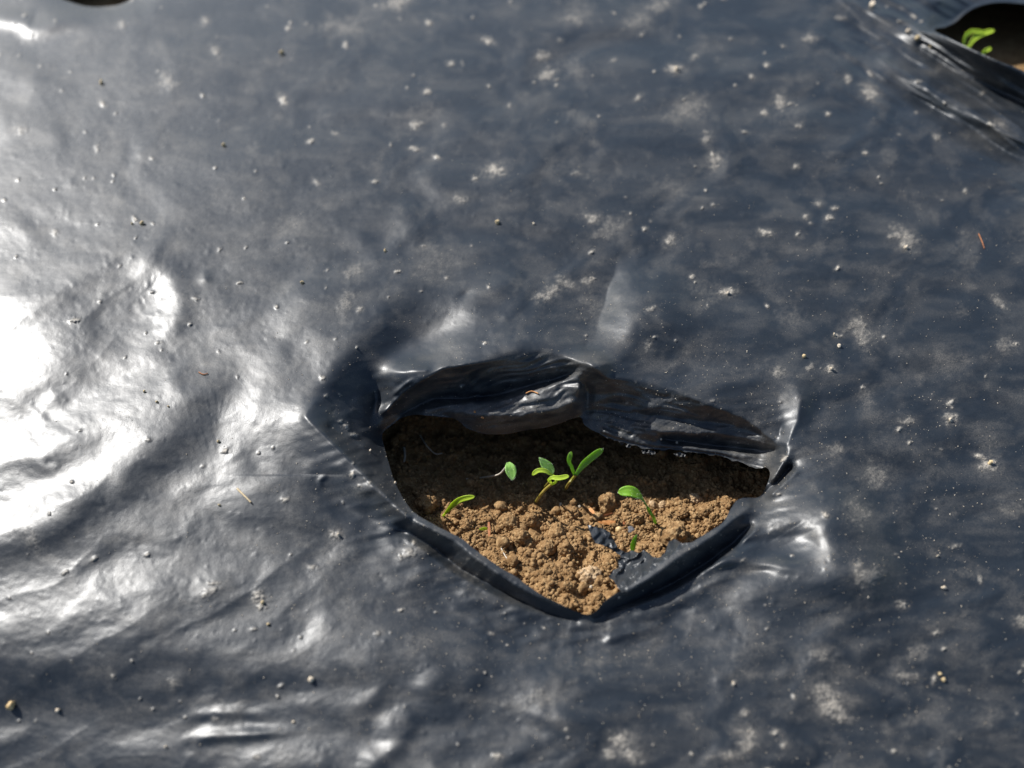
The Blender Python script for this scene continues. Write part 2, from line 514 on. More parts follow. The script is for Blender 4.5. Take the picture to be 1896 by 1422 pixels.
film_b = membrane(1430, -150, 2160, 550, 4.0, LINES_B, blur=1)

# long wrinkles: (polyline, height mm, width on its left side, width on its right side)
RIDGES = [
    ([(-420, 1225), (-100, 1218), (120, 1212), (320, 1204), (560, 1196)], 2.4, 120, 60),
    ([(300, 1230), (480, 1240), (640, 1235), (800, 1225)], 0.9, 60, 40),
    ([(-200, 1330), (100, 1330), (300, 1340), (500, 1330)], -0.8, 40, 40),
    ([(-160, 900), (60, 845), (111, 825), (221, 775), (300, 742), (400, 715), (480, 740), (580, 775)], 2.0, 46, 46),
    ([(0, 990), (118, 930), (221, 866), (295, 815), (370, 780), (460, 765)], 2.2, 50, 50),
    ([(-160, 1030), (60, 980), (200, 890)], 1.7, 46, 46),
    ([(-140, 760), (60, 708), (148, 655), (200, 590)], 1.2, 42, 42),
    ([(-160, 570), (60, 545), (150, 505), (210, 475), (300, 450), (440, 480)], 1.4, 54, 54),
    ([(230, 660), (305, 620), (330, 560), (300, 500), (220, 495)], 1.0, 28, 28),
    ([(-100, 140), (0, 130), (60, 150), (160, 180)], 0.9, 30, 40),
    ([(-100, 20), (30, 38), (60, 52), (110, 45), (190, 42)], 1.6, 20, 16),
    ([(1480, 860), (1545, 960), (1592, 1060), (1625, 1180)], 7.0, 70, 100),
    ([(1270, 1068), (1350, 1040), (1440, 1046), (1520, 1062)], 1.6, 16, 12),
    ([(320, 1378), (380, 1366), (470, 1360), (560, 1352)], 0.9, 13, 9),
    ([(330, 1330), (420, 1320), (500, 1326)], 0.55, 12, 9),
    ([(690, 1330), (730, 1350), (790, 1340)], 0.8, 30, 20),
    ([(660, 1440), (720, 1390), (770, 1350)], 1.0, 26, 20),
    ([(770, 1300), (800, 1260), (840, 1230)], 0.5, 22, 22),
    ([(940, 1270), (1000, 1320), (1060, 1335), (1130, 1330)], 0.6, 26, 18),
    ([(500, 905), (470, 840), (490, 785)], -0.6, 30, 30),
    ([(740, 360), (760, 420), (745, 470)], 0.7, 22, 26),
    ([(640, 420), (690, 470), (700, 520)], 0.6, 18, 24),
    ([(860, 250), (940, 180), (1080, 150), (1200, 160)], -0.9, 50, 60),
    ([(1098, 1182), (1150, 1176), (1200, 1162), (1250, 1142)], 0.5, 5, 7),
    ([(1050, 1205), (1150, 1200), (1250, 1178)], -0.5, 14, 22),
    ([(600, 905), (592, 890), (610, 880)], 0.35, 5, 5),
    ([(718, 740), (750, 712), (772, 700)], 0.7, 4, 4),
    ([(700, 755), (730, 738)], -0.5, 5, 5),
    ([(760, 1040), (850, 1090), (960, 1130), (1060, 1150)], 0.35, 8, 10),
    ([(800, 1100), (900, 1155), (1000, 1180)], 0.4, 12, 10),
    ([(1180, 1145), (1280, 1100), (1390, 1045)], 0.7, 8, 12),
    ([(1300, 1062), (1360, 1030), (1400, 1012), (1430, 1008)], 0.8, 8, 12),
    ([(950, 705), (1010, 690), (1050, 690)], 0.6, 6, 8),
    ([(880, 760), (960, 746), (1040, 732), (1070, 722)], 0.35, 5, 6),
    ([(900, 786), (980, 780), (1050, 768)], -0.5, 6, 6),
    ([(1130, 770), (1200, 755), (1290, 765)], 0.5, 8, 8),
    ([(1120, 780), (1180, 790), (1230, 800)], 0.4, 5, 6),
]
# soft swellings and hollows: (px, py, radius x, radius y, tilt degrees, mm)
BUMPS = [
    (275, 1115, 60, 60, 0, 0.5), (1104, 676, 30, 18, 0, 4.2), (930, 560, 95, 60, -10, 2.0), (1470, 1000, 40, 30, 0, -0.8),
    (280, 560, 60, 60, 0, -0.5), (90, 640, 70, 40, -25, 0.9), (100, 740, 24, 20, 0, 0.5), (85, 860, 26, 22, 0, 0.5), (90, 856, 10, 8, 0, -0.3), (20, 600, 110, 70, -20, 1.0),
    (395, 1095, 40, 30, 0, 0.4), (500, 1000, 120, 70, 20, -0.8), (480, 900, 60, 50, 0, 0.5),
    (620, 280, 140, 80, 0, 0.7), (760, 160, 130, 70, 0, 0.8), (420, 330, 130, 60, -20, 0.9), (300, 130, 160, 70, 0, 1.2),
    (1000, 300, 180, 90, 0, 1.0), (1350, 200, 200, 90, 10, 1.2), (1600, 420, 160, 100, 20, 1.2), (1500, 360, 80, 60, 0, -0.6),
    (1700, 700, 140, 120, 0, 1.0), (1720, 950, 140, 120, 0, -1.0), (1660, 1180, 150, 110, 20, 0.9), (1400, 1300, 180, 70, 0, -0.9),
    (1120, 1370, 150, 50, 0, 0.8), (880, 1390, 80, 40, 0, -0.5), (560, 1420, 200, 40, 0, 0.9), (1780, 1330, 150, 90, 0, 0.8),
    (180, 20, 130, 60, 0, 1.2), (180, -10, 80, 30, 0, -4.0), (920, 530, 40, 14, -20, 0.5), (862, 545, 14, 7, -25, -0.6),
    (450, 650, 70, 40, -20, 0.8), (400, 560, 60, 40, 20, 0.6), (560, 560, 80, 40, -15, 0.8), (380, 515, 12, 10, 0, 0.5),
    (1390, 640, 40, 70, 10, 0.9), (1540, 680, 40, 60, 0, -0.6), (1512, 745, 16, 50, 0, -0.8), (745, 980, 12, 8, 0, -1.2),
]
# authored dried splashes: (px, py, radius, strength)
SPLASH = [(918, 315, 17, 1), (880, 330, 6, .8), (852, 370, 12, .5), (1098, 404, 14, .8), (770, 230, 12, .8), (525, 185, 11, .9), (310, 150, 18, .5),
          (1003, 105, 14, .8), (1012, 138, 16, .9), (905, 75, 10, .9), (640, 50, 30, .35), (735, 5, 22, .7), (1250, 128, 12, 1), (1065, 35, 18, .5),
          (1610, 170, 16, 1), (1570, 145, 8, .9), (1612, 137, 6, .8), (1445, 188, 14, .9), (1415, 208, 7, .7), (1480, 232, 7, .7), (1500, 70, 12, .7),
          (1420, 120, 6, .8), (1347, 540, 13, 1), (1418, 430, 10, .9), (1535, 403, 8, .9), (1492, 402, 6, .7), (1675, 440, 26, .7), (1677, 455, 10, .8),
          (1325, 300, 16, .7), (1270, 205, 34, .35), (1310, 255, 12, .6), (1240, 445, 10, .9), (1020, 540, 18, .7), (1050, 525, 16, .6), (1000, 548, 10, .6), (1090, 520, 12, .5),
          (1595, 615, 26, .6), (1580, 600, 16, .5), (1538, 682, 10, .9), (1553, 622, 6, .9), (1500, 680, 9, .5), (1760, 775, 14, .8), (1830, 860, 18, .9), (1815, 845, 10, .8),
          (1760, 745, 8, .8), (1680, 780, 12, .5), (1620, 880, 30, .4), (1590, 950, 26, .45), (1610, 1065, 26, .7), (1590, 1050, 14, .5), (1670, 1120, 10, .8),
          (1540, 1310, 26, .95), (1530, 1280, 26, .6), (1560, 1330, 14, .8), (1675, 1250, 18, .6), (1700, 1210, 20, .4), (1385, 1370, 26, .6), (1350, 1400, 20, .6), (1380, 1320, 12, .5),
          (1150, 1370, 20, .9), (1170, 1400, 20, .8), (1130, 1395, 12, .7), (478, 1105, 14, 1), (482, 1122, 8, .8), (388, 1095, 14, .7), (395, 1080, 8, .6), (622, 990, 11, .9), (578, 1050, 10, .5),
          (760, 1025, 16, .7), (320, 1265, 12, .4), (60, 1000, 20, .35), (920, 1400, 9, .9), (520, 1270, 5, .8), (120, 1060, 5, .9), (175, 1036, 6, .8),
          (640, 560, 20, .35), (655, 500, 20, .35), (1895, 1150, 18, .6), (1860, 640, 18, .4), (1850, 560, 14, .5), (1550, 830, 14, .4), (1440, 690, 14, .4),
          (640, 790, 7, .9), (655, 805, 6, .8), (630, 780, 5, .7), (40, 240, 12, .5), (400, 95, 12, .5), (225, 45, 10, .5), (380, 40, 10, .6), (1180, 40, 30, .3), (1220, 10, 20, .5),
          (1130, 420, 30, .3), (1130, 940, 4, .3), (1200, 640, 12, .4), (1850, 230, 16, .5), (1470, 1290, 5, .9), (1360, 1265, 5, .9), (1520, 1210, 20, .35), (1000, 1290, 24, .3)]
rsp = np.random.default_rng(11)
for _ in range(330):                                    # small random flecks of dried mud
    SPLASH.append((rsp.uniform(-30, 1926), -30 + 1480 * rsp.random() ** 1.5, 2.4 + 6.0 * rsp.random() ** 3, rsp.uniform(.45, 1.1)))
for _ in range(90):
    SPLASH.append((rsp.uniform(350, 1926), rsp.uniform(-30, 1450), rsp.uniform(14, 40), rsp.uniform(.05, .18)))

DIMPLES = [(rsp.uniform(-30, 1926), rsp.uniform(-30, 1450), 2.6 + 4.5 * rsp.random() ** 2, rsp.uniform(.05, .22) * rsp.choice([1, 1, 1, -1])) for _ in range(2600)]
for cx, cy, n, s in ((150, 600, 30, 60), (280, 560, 45, 40), (400, 500, 25, 30), (270, 590, 30, 30), (180, 470, 40, 25), (130, 340, 14, 10), (120, 400, 14, 12),
                     (640, 300, 30, 60), (1000, 200, 60, 150), (300, 1110, 30, 50), (60, 1120, 20, 40), (1380, 520, 40, 160), (640, 480, 30, 40),
                     (245, 1020, 16, 25), (100, 800, 14, 25), (1640, 1250, 60, 120), (1700, 300, 40, 120)):
    for _ in range(n):
        DIMPLES.append((rsp.normal(cx, s), rsp.normal(cy, s * .6), rsp.uniform(3, 8), rsp.uniform(.04, .2) * rsp.choice([1, 1, -1])))


def splat(px, py, gx, gy, items, fn):
    """Adds fn(dx, dy, item) of small local items to a tensor grid with axes gx, gy."""
    out = np.zeros((len(gy), len(gx)))
    for it in items:
        R = it[2] * 3.0
        i0, i1 = np.searchsorted(gx, (it[0] - R, it[0] + R)); j0, j1 = np.searchsorted(gy, (it[1] - R, it[1] + R))
        if i1 > i0 and j1 > j0:
            X = gx[i0:i1][None, :] - it[0]; Y = gy[j0:j1][:, None] - it[1]
            fn(out, (slice(j0, j1), slice(i0, i1)), X, Y, it)
    return out


def add_dimple(out, sl, X, Y, it):
    out[sl] += it[3] * np.exp(-(X * X + Y * Y * 1.3) / (it[2] ** 2))


def add_splash(out, sl, X, Y, it):
    h = math.sin(it[0] * 12.9898 + it[1] * 78.233) * 43758.5453
    h = h - math.floor(h)
    ca, sa = math.cos(h * 6.28), math.sin(h * 6.28)
    asp = 0.62 + 0.38 * ((h * 7.13) % 1.0)
    X, Y = X + 0, Y * 1.3
    r = np.hypot((X * ca + Y * sa) * asp, (Y * ca - X * sa) / asp) / it[2]
    k = 1.1 / it[2]
    n = fbm((X + it[0] * 3) * k, (Y + it[1] * 3) * k * 1.2, 4, 5, 0.75)
    n2 = fbm((X + it[0]) / 6.0, (Y + it[1]) / 6.0, 2, 6)
    q = r + 0.5 * n
    big_ = min(1.0, it[2] / 16.0)
    q = q + 0.35 * np.abs(n2)
    v = it[3] * (smooth(1.15, 0.35, q) * (1 - 0.55 * big_) + 0.30 * np.exp(-(r + 0.4 * n) ** 2 * 0.7)) * (0.5 + 0.5 * np.clip(0.6 + n2, 0, 1)) * smooth(2.8, 1.6, r)
    out[sl] = np.maximum(out[sl], v)


def axis(lo, hi, a, b, step):
    mid = np.arange(a, b + step, step)
    left = []; x = a; s = step
    while x > lo:
        s = min(s * 1.12, 24); x -= s; left.append(x)
    right = []; x = mid[-1]; s = step
    while x < hi:
        s = min(s * 1.12, 24); x += s; right.append(x)
    return np.r_[left[::-1], mid, right]


HARD = np.array([(700, 800), (705, 765), (722, 735), (760, 712), (821, 686), (870, 690), (930, 705), (1000, 700), (1060, 682), (1089, 668), (1110, 700), (1165, 728), (1251, 748),
                 (1340, 776), (1413, 800), (1470, 735), (1484, 745), (1475, 800), (1462, 850), (1425, 910), (1395, 970), (1320, 1040), (1240, 1085), (1155, 1120),
                 (1092, 1142), (1040, 1138), (950, 1103), (850, 1052), (790, 1005), (753, 950), (706, 886), (622, 800), (582, 774), (604, 776), (640, 795), (700, 800)], float)
GX = axis(-2600, 4500, -24, 1920, 2.1)
GY = axis(-470, 3600, -24, 1446, 2.1)
PX, PY = np.meshgrid(GX, GY)


def film_base(px, py):
    """Film height in mm without the finest relief."""
    z = np.zeros(px.shape)
    inside = poly_bbox_inside(px, py, RING)
    rd, _, _ = seg_dist(px, py, RING, 90)
    hd, _, _ = seg_dist(px, py, HARD, 120)
    sm = smooth(3, 50, np.where(np.isfinite(hd), hd, 1e6))
    sm[poly_bbox_inside(px, py, HARD)] = 0
    z[inside] += film_hole(px[inside], py[inside], sm[inside]) * smooth(0, 80, np.where(np.isfinite(rd), rd, 1e6))[inside]
    mb = (px > 1440) & (px < 2150) & (py > -140) & (py < 540)
    poly_b = np.array([(1480, -60), (1500, 60), (1580, 200), (1700, 300), (1800, 370), (1900, 430), (2100, 520), (2150, 540), (2150, -140), (1440, -140)])
    mb &= poly_bbox_inside(px, py, poly_b)
    bd, _, _ = seg_dist(px, py, np.vstack([poly_b, poly_b[:1]]), 90)
    z[mb] += film_b(px[mb], py[mb]) * smooth(0, 70, np.where(np.isfinite(bd), bd, 1e6))[mb]
    for line, amp, wl, wr in RIDGES:
        d, s, run = seg_dist(px, py, catmull(line, 5), 3.2 * max(wl, wr))
        m = np.isfinite(d)
        w = np.where(s[m] < 0, wl, wr)
        z[m] += amp * np.exp(-(d[m] / w) ** 2) * smooth(0, 0.38, run[m]) * smooth(1, 0.62, run[m])
    for bx, by, rx, ry, tilt, amp in BUMPS:
        c, s_ = math.cos(math.radians(tilt)), math.sin(math.radians(tilt))
        X = px - bx; Y = py - by
        q = ((X * c + Y * s_) / rx) ** 2 + ((-X * s_ + Y * c) / ry) ** 2
        m = q < 9
        z[m] += amp * np.exp(-q[m])
    # the sheet pulled up to the right of the middle tuck: steep at the tuck, levelling out
    d, s, run = seg_dist(px, py, catmull([(1156, 440), (1130, 520), (1106, 600), (1088, 668)], 6), 420)
    m = np.isfinite(d) & (s < 0)
    dw = np.maximum(d[m] + 3.5 * noise(px[m] / 34.0, py[m] / 34.0, 530), 0.0)
    z[m] += 11.0 * (1 - np.exp(-(dw / 70.0) ** 1.25)) * np.exp(-(dw / 150.0) ** 2) * smooth(0, 0.45, run[m]) * smooth(1.0, 0.5, run[m])
    z -= 11.0 * smooth(880, 1650, py) * smooth(1000, 0, px)
    z -= 17.0 * smooth(620, -300, py) * smooth(1800, 100, px)      # the bed falls away at the back
    return z


LIVE = 1 + 1.0 * smooth(450, 1000, PX)
ZF = film_base(PX, PY)
# calm right beside the hole's hard folds, livelier outside
ed, _, _ = seg_dist(PX, PY, np.vstack([np.array(EDGE)[:, :2], np.array(EDGE)[:1, :2]]), 440)
calm = smooth(20, 190, np.where(np.isfinite(ed), ed, 1e6))
U = PX / 100.0; V = PY / 72.0
warp = fbm(U * 0.5, V * 0.5, 2, 91)
ZF += (0.25 + 0.75 * calm) * (1.6 * fbm(U * 0.36 + 0.5 * warp, V * 0.46, 2, 21) * 0.36 * LIVE
                              + 0.09 * LIVE * fbm(U * 1.3 + 0.4 * warp, V * 1.4 + 0.3 * warp, 2, 33) + 0.035 * fbm(U * 3.1, V * 3.1 + warp, 2, 35))
ZF += (0.35 + 0.65 * calm) * 0.022 * fbm(U * 6.5 + warp, V * 6.5, 2, 45)
# fine stretch lines round the hole, along the back flap
ZF += (1 - calm) * 0.3 * noise(PX / 46.0 + PY / 16.0, PX / 130.0 - PY / 40.0, 52) * smooth(4, 36, np.where(np.isfinite(ed), ed, 1e6))
FLAP_POLY = np.array([(700, 790), (711, 763), (748, 726), (785, 701), (821, 680), (917, 662), (988, 641), (1043, 654), (1089, 668), (1165, 700), (1251, 719),
                      (1340, 755), (1413, 798), (1440, 822), (1430, 872), (1331, 845), (1205, 833), (1117, 807), (1072, 775), (1025, 790), (901, 806), (840, 777), (787, 771)])
fd, _, _ = seg_dist(PX, PY, np.vstack([FLAP_POLY, FLAP_POLY[:1]]), 80)
fm = np.where(poly_bbox_inside(PX, PY, FLAP_POLY), smooth(2, 18, np.where(np.isfinite(fd), fd, 1e6)), 0)
bend = 10 * noise(PX / 90.0, PY / 60.0, 510)
tilt = np.where(PX < 1080, PY + 0.22 * (PX - 900), PY - 0.16 * (PX - 1250)) + bend
ZF -= fm * 0.85 * np.abs(fbm(PX / 120.0, tilt / 20.0, 2, 511))
ZF -= fm * 0.55 * np.abs(noise((PX * 0.8 + PY * 0.9) / 14.0, (PX * 0.5 - PY) / 70.0, 512)) * smooth(-0.1, 0.5, noise(PX / 70.0, PY / 50.0, 513))
# taut creases running out from the hole
ang = np.arctan2((PY - 880) * 1.35, PX - 1080)
rad_ = np.where(np.isfinite(ed), ed, 1e6)
ZF -= 0.5 * np.abs(noise(ang * 7.0, rad_ / 160.0, 514)) * smooth(150, 15, rad_) * smooth(2, 14, rad_)
ZF -= 0.16 * np.abs(noise(ang * 24.0, rad_ / 60.0, 515)) * smooth(90, 10, rad_) * smooth(2, 10, rad_)
ZF += 1.5 * noise(ang * 2.3 + 4.0, rad_ / 420.0, 516) * smooth(420, 60, rad_) * smooth(10, 90, rad_)
# long pull wrinkles on the left, crumpling beside the corners of the hole and round the far hole
al = PX * 0.87 - PY * 0.5; ac = PX * 0.5 + PY * 0.87
ZF += 0.36 * (0.35 - np.abs(fbm(al / 520.0, ac / 95.0 + 0.25 * warp, 2, 520))) * smooth(760, 380, PX) * smooth(380, 560, PY)
ZF += 0.55 * fbm(PX / 58.0, PY / 44.0, 2, 521) * smooth(170, 40, rad_) * smooth(0, 16, rad_) * (1 - fm) * smooth(1440, 1250, PX)
rb, _, _ = seg_dist(PX, PY, np.vstack([HOLE_B, HOLE_B[:1]]), 320)
rb = np.where(np.isfinite(rb), rb, 1e6)
ZF -= 2.2 * np.abs(fbm((PX + PY * .55) / 230.0, (PY - PX * .58) / 34.0, 2, 522)) * smooth(260, 30, rb) * smooth(2, 20, rb)
dim = splat(PX, PY, GX, GY, DIMPLES, add_dimple)
spl = splat(PX, PY, GX, GY, SPLASH, add_splash)
ZF += dim * np.where(PX < 700, 0.32, 0.55) + spl * 0.6
# outer margin is buried
ZF -= 60.0 * smooth(330, 0, np.minimum.reduce([PX + 2600, 4500 - PX, (PY + 470) * 2.2, 3600 - PY]))

# broad dust film
broad = fbm(U * 0.8 + 0.6 * warp, V * 0.9, 4, 61)
mid = fbm(U * 3.2, V * 3.2 + warp, 4, 72)
cloud = smooth(-0.3, 0.8, fbm(U * 1.7 + warp, V * 2.1, 3, 77))
DUST = 0.012 + 0.05 * cloud + 0.03 * smooth(-0.2, 0.8, broad) + 0.055 * smooth(0.15, 0.9, mid) * smooth(-0.5, 0.6, broad)
DUST += 1.25 * spl * (0.55 + 0.45 * np.clip(0.5 + 0.8 * fbm(PX / 9.0, PY / 9.0, 2, 81), 0, 1)) * 0.85
DUST += 0.03 * smooth(60, 5, np.where(np.isfinite(ed), ed, 1e6))
DUST += 0.055 * fm * np.clip(0.7 + fbm(PX / 30.0, PY / 14.0, 3, 540), 0, 1.5)
DUST = np.clip(DUST, 0, 1)

# cut the holes: vertices next to an outline slide onto it, faces wholly inside go
inner = np.zeros(PX.shape, bool)
for poly in (EDGE_R, HOLE_B, HOLE_C):
    poly = resample(np.vstack([poly[:, :2], poly[:1, :2]]), 0.5)
    ins = poly_bbox_inside(PX, PY, poly[::4])
    nb = np.zeros_like(ins)
    for dj in (-1, 0, 1):
        for di in (-1, 0, 1):
            nb |= np.roll(np.roll(~ins, dj, 0), di, 1)
    snap = ins & nb
    jj, ii = np.nonzero(snap)
    for k in range(0, len(jj), 400):
        a, b = jj[k:k + 400], ii[k:k + 400]
        d2 = (PX[a, b][:, None] - poly[None, :, 0]) ** 2 + (PY[a, b][:, None] - poly[None, :, 1]) ** 2
        q = d2.argmin(1)
        PX[a, b] = poly[q, 0]; PY[a, b] = poly[q, 1]
    if poly[0, 0] < 1000 and poly[:, 1].max() > 500:
        ZF[jj, ii] = film_base(PX[jj, ii], PY[jj, ii])
    inner |= ins & ~snap
P = pix(PX, PY, ZF)
ny, nx = PX.shape
idx = np.arange(ny * nx).reshape(ny, nx)
Q = np.stack([idx[1:, :-1], idx[1:, 1:], idx[:-1, 1:], idx[:-1, :-1]], -1)
keep = ~(inner[1:, :-1] | inner[1:, 1:] | inner[:-1, 1:] | inner[:-1, :-1])
Q = Q[keep]
Vf = P.reshape(-1, 3)
Df = DUST.ravel()

# the front rim is tucked under: strips that run down and back below the film
def tuck(poly_xyz, cx, cy, depth, back):
    P0 = poly_xyz
    rows = [pix(P0[:, 0], P0[:, 1], P0[:, 2])]
    dirx = P0[:, 0] - cx; diry = P0[:, 1] - cy
    L = np.hypot(dirx, diry)
    for t in (0.25, 0.6, 1.0):
        rows.append(pix(P0[:, 0], P0[:, 1], P0[:, 2]) + np.stack([dirx / L * back * t ** .7, -diry / L * back * t ** .7, 0 * L - depth * t], 1))
    return rows


s = np.nonzero((EDGE_R[:, 1] > 925))[0]
runs = np.split(s, np.nonzero(np.diff(s) > 1)[0] + 1)
base = len(Vf)
extraV = []; extraF = []
for r_ in runs:
    E = EDGE_R[r_]
    E = np.c_[E[:, :2], film_base(E[:, 0], E[:, 1])]
    rows = tuck(E, 1080, 930, 0.013, 0.004)
    n = len(E); off = base + sum(len(v) for v in extraV)
    for w in rows: extraV.append(w)
    for k in range(3):
        a = off + k * n + np.arange(n - 1)
        extraF.append(np.stack([a, a + 1, a + 1 + n, a + n], 1))
Vf = np.vstack([Vf] + extraV); Q = np.vstack([Q] + extraF)
Df = np.r_[Df, np.full(len(Vf) - len(Df), 0.03)]
used = np.zeros(len(Vf), bool); used[Q.ravel()] = True
remap = np.cumsum(used) - 1
Vf = Vf[used]; Df = Df[used]; Q = remap[Q]
me = mesh_np("mulch_film", Vf, Q)
at = me.attributes.new("dust", 'FLOAT', 'POINT')
at.data.foreach_set("value", Df.astype(np.float32))
film = link("mulch_film", me, M_FILM)
tag(film, "wrinkled black plastic mulch film dusted with soil and cut open over the seedlings", "mulch film")

# ------------------------------------------------------------------ soil: one sheet to the horizon
HOLE_C3 = pix(np.array(1080.0), np.array(950.0), np.array(-20.0))
SPY = np.array([700, 800, 860, 920, 980, 1060, 1140.0])
SZ = np.array([-48, -47, -43.5, -36.5, -27, -19, -14])
_y = pix(np.full(7, 1080.0), SPY, SZ)[:, 1]


def soil_z(x, y, fine=True):
    """Soil height in metres."""
    z = np.interp(y, _y[::-1], SZ[::-1])
    z = z + 11.0 * smooth(0.02, 0.075, x) * smooth(_y[5], _y[2], y)      # banked up at the right end
    z = z + 8.0 * smooth(-0.012, -0.05, x) * smooth(_y[6], _y[4], y)
    z = z + 1.9 * fbm(x / 0.014, y / 0.014, 2, 101) - 3.6 * np.abs(fbm(x / 0.0085, y / 0.0085, 2, 111)) + 1.4
    if fine:
        z = z - 0.7 * np.abs(fbm(x / 0.0020, y / 0.0020, 2, 121)) + 0.3
    inhole = smooth(0.115, 0.085, np.hypot(x - HOLE_C3[0], (y - HOLE_C3[1]) * 1.6))
    z = z * inhole + (-32 + 2 * noise(x / .05, y / .05, 131)) * (1 - inhole)
    return z * MM


def geo_axis(c, half, step, far):
    mid = np.arange(-half, half + step, step); s = step; x = half; ext = []
    while x < far:
        s *= 1.3; x += s; ext.append(x)
    ext = np.array(ext)
    return c + np.r_[-ext[::-1], mid, ext]


sx = geo_axis(HOLE_C3[0], 0.075, 0.0004, 400); sy = geo_axis(HOLE_C3[1], 0.05, 0.0004, 400)
SX, SY = np.meshgrid(sx, sy)
SZZ = soil_z(SX, SY)
n0, n1 = SX.shape
sid = np.arange(n0 * n1).reshape(n0, n1)
SQ = np.stack([sid[:-1, :-1], sid[:-1, 1:], sid[1:, 1:], sid[1:, :-1]], -1).reshape(-1, 4)
soil = link("soil_ground", mesh_np("soil_ground", np.stack([SX, SY, SZZ], -1).reshape(-1, 3), SQ), M_SOIL)
tag(soil, kind='structure')


def drop(px, py, up=0.0):
    """Point of the soil seen at a pixel, plus height mm above it."""
    z = -20.0
    for _ in range(25):
        p = pix(np.array(float(px)), np.array(float(py)), np.array(z))
        z = 0.5 * z + 0.5 * float(soil_z(np.array([p[0]]), np.array([p[1]]), False)[0]) / MM
    p = pix(np.array(float(px)), np.array(float(py)), np.array(z + up))
    return p


def film_pt(px, py, up=0.0):
    a = np.array([float(px)]); b = np.array([float(py)])
    i = min(max(np.searchsorted(GX, px), 1), nx - 1); j = min(max(np.searchsorted(GY, py), 1), ny - 1)
    return P[j, i] + np.array([0, 0, up * MM])


# ---- lumps
def ico(sub):
    bm = bmesh.new(); bmesh.ops.create_icosphere(bm, subdivisions=sub, radius=1.0)
    bm.verts.ensure_lookup_table()
    V = np.array([v.co[:] for v in bm.verts]); F = np.array([[v.index for v in f.verts] for f in bm.faces]); bm.free()
    return V, F


ICO = {k: ico(k) for k in (1, 2, 3, 5)}


def lump(seed, sub, levels, squash=0.8):
    r = np.random.default_rng(seed)
    V, F = ICO[sub]
    V = V.copy(); D = V.copy()
    h = np.zeros(len(V))
    for K, amp in levels:
        c = r.normal(size=(K, 3)); c /= np.linalg.norm(c, axis=1)[:, None]
        s = math.sqrt(4.0 / K) * 1.05 * r.uniform(0.6, 1.25, K)
        a = r.uniform(0.5, 1, K)
        ang = np.arccos(np.clip(D @ c.T, -1, 1))
        cap = a * np.sqrt(np.clip(1 - (ang / s) ** 2, 0, 1))
        h += amp * cap.max(1)
    V = D * (1 + h)[:, None]
    V *= r.uniform(0.8, 1.15, 3) * np.array([1, 1, squash])
    V /= np.abs(V).max()
    return V, F


def rot_rand(r):
    q = r.normal(size=4); q /= np.linalg.norm(q)
    w, x, y, z = q
    return np.array([[1 - 2 * (y * y + z * z), 2 * (x * y - z * w), 2 * (x * z + y * w)],
                     [2 * (x * y + z * w), 1 - 2 * (x * x + z * z), 2 * (y * z - x * w)],
                     [2 * (x * z - y * w), 2 * (y * z + x * w), 1 - 2 * (x * x + y * y)]])


def scatter(points, sizes, protos, r):
    Vs = []; Fs = []; off = 0
    for p, s_ in zip(points, sizes):
        V, F = protos[r.integers(len(protos))]
        Vs.append((V @ rot_rand(r).T) * s_ + p); Fs.append(F + off); off += len(V)
    return np.vstack(Vs), np.vstack(Fs)


# crumbs of soil in the hole: one mass nobody could count
r = np.random.default_rng(5)
hole_px = np.array(EDGE)[:, :2]


def in_hole(n, zlev=-20):
    out = []
    while len(out) < n:
        x = r.uniform(695, 1440, n); y = r.uniform(740, 1150, n)
        keep_ = poly_bbox_inside(x, y, hole_px * 1.0)
        out += list(zip(x[keep_], y[keep_]))
    return np.array(out[:n])


def soil_points(n):
    q = in_hole(n)
    z = np.full(n, -20.0)
    for _ in range(12):
        p = pix(q[:, 0], q[:, 1], z); z = 0.5 * z + 0.5 * soil_z(p[:, 0], p[:, 1], False) / MM
    return pix(q[:, 0], q[:, 1], z)


big = [lump(40 + k, 3, ((14, .35), (70, .18)), 0.9) for k in range(6)]
med = [lump(60 + k, 2, ((9, .4), (30, .2)), 0.9) for k in range(8)]
tiny = [lump(80 + k, 1, ((7, .5),), 0.9) for k in range(8)]
def clumped(n, lo, hi, power, seed):
    p = soil_points(n * 3)
    d = fbm(p[:, 0] / 0.010, p[:, 1] / 0.010, 3, seed)
    p = p[r.random(len(p)) < smooth(-0.5, 0.6, d)][:n]
    return p, lo + (hi - lo) * r.random(len(p)) ** power


p1, s1 = clumped(60, 0.0010, 0.0026, 2.0, 141)
p2, s2 = clumped(7000, 0.00026, 0.0011, 2.6, 142)
p3, s3 = clumped(15000, 0.00014, 0.0006, 2.5, 143)
for p_, s_ in ((p1, s1), (p2, s2), (p3, s3)):
    p_[:, 2] += s_ * r.uniform(-0.1, 0.7, len(s_))
VA, FA = scatter(p1, s1, big, r); VB, FB = scatter(p2, s2, med, r); VC, FC = scatter(p3, s3, tiny, r)
crumbs = link("soil_crumbs", mesh_np("soil_crumbs", np.vstack([VA, VB, VC]), np.vstack([FA, FB + len(VA), FC + len(VA) + len(VB)])), M_CLOD)
tag(crumbs, "loose brown soil crumbs covering the ground inside the planting hole", kind='stuff')

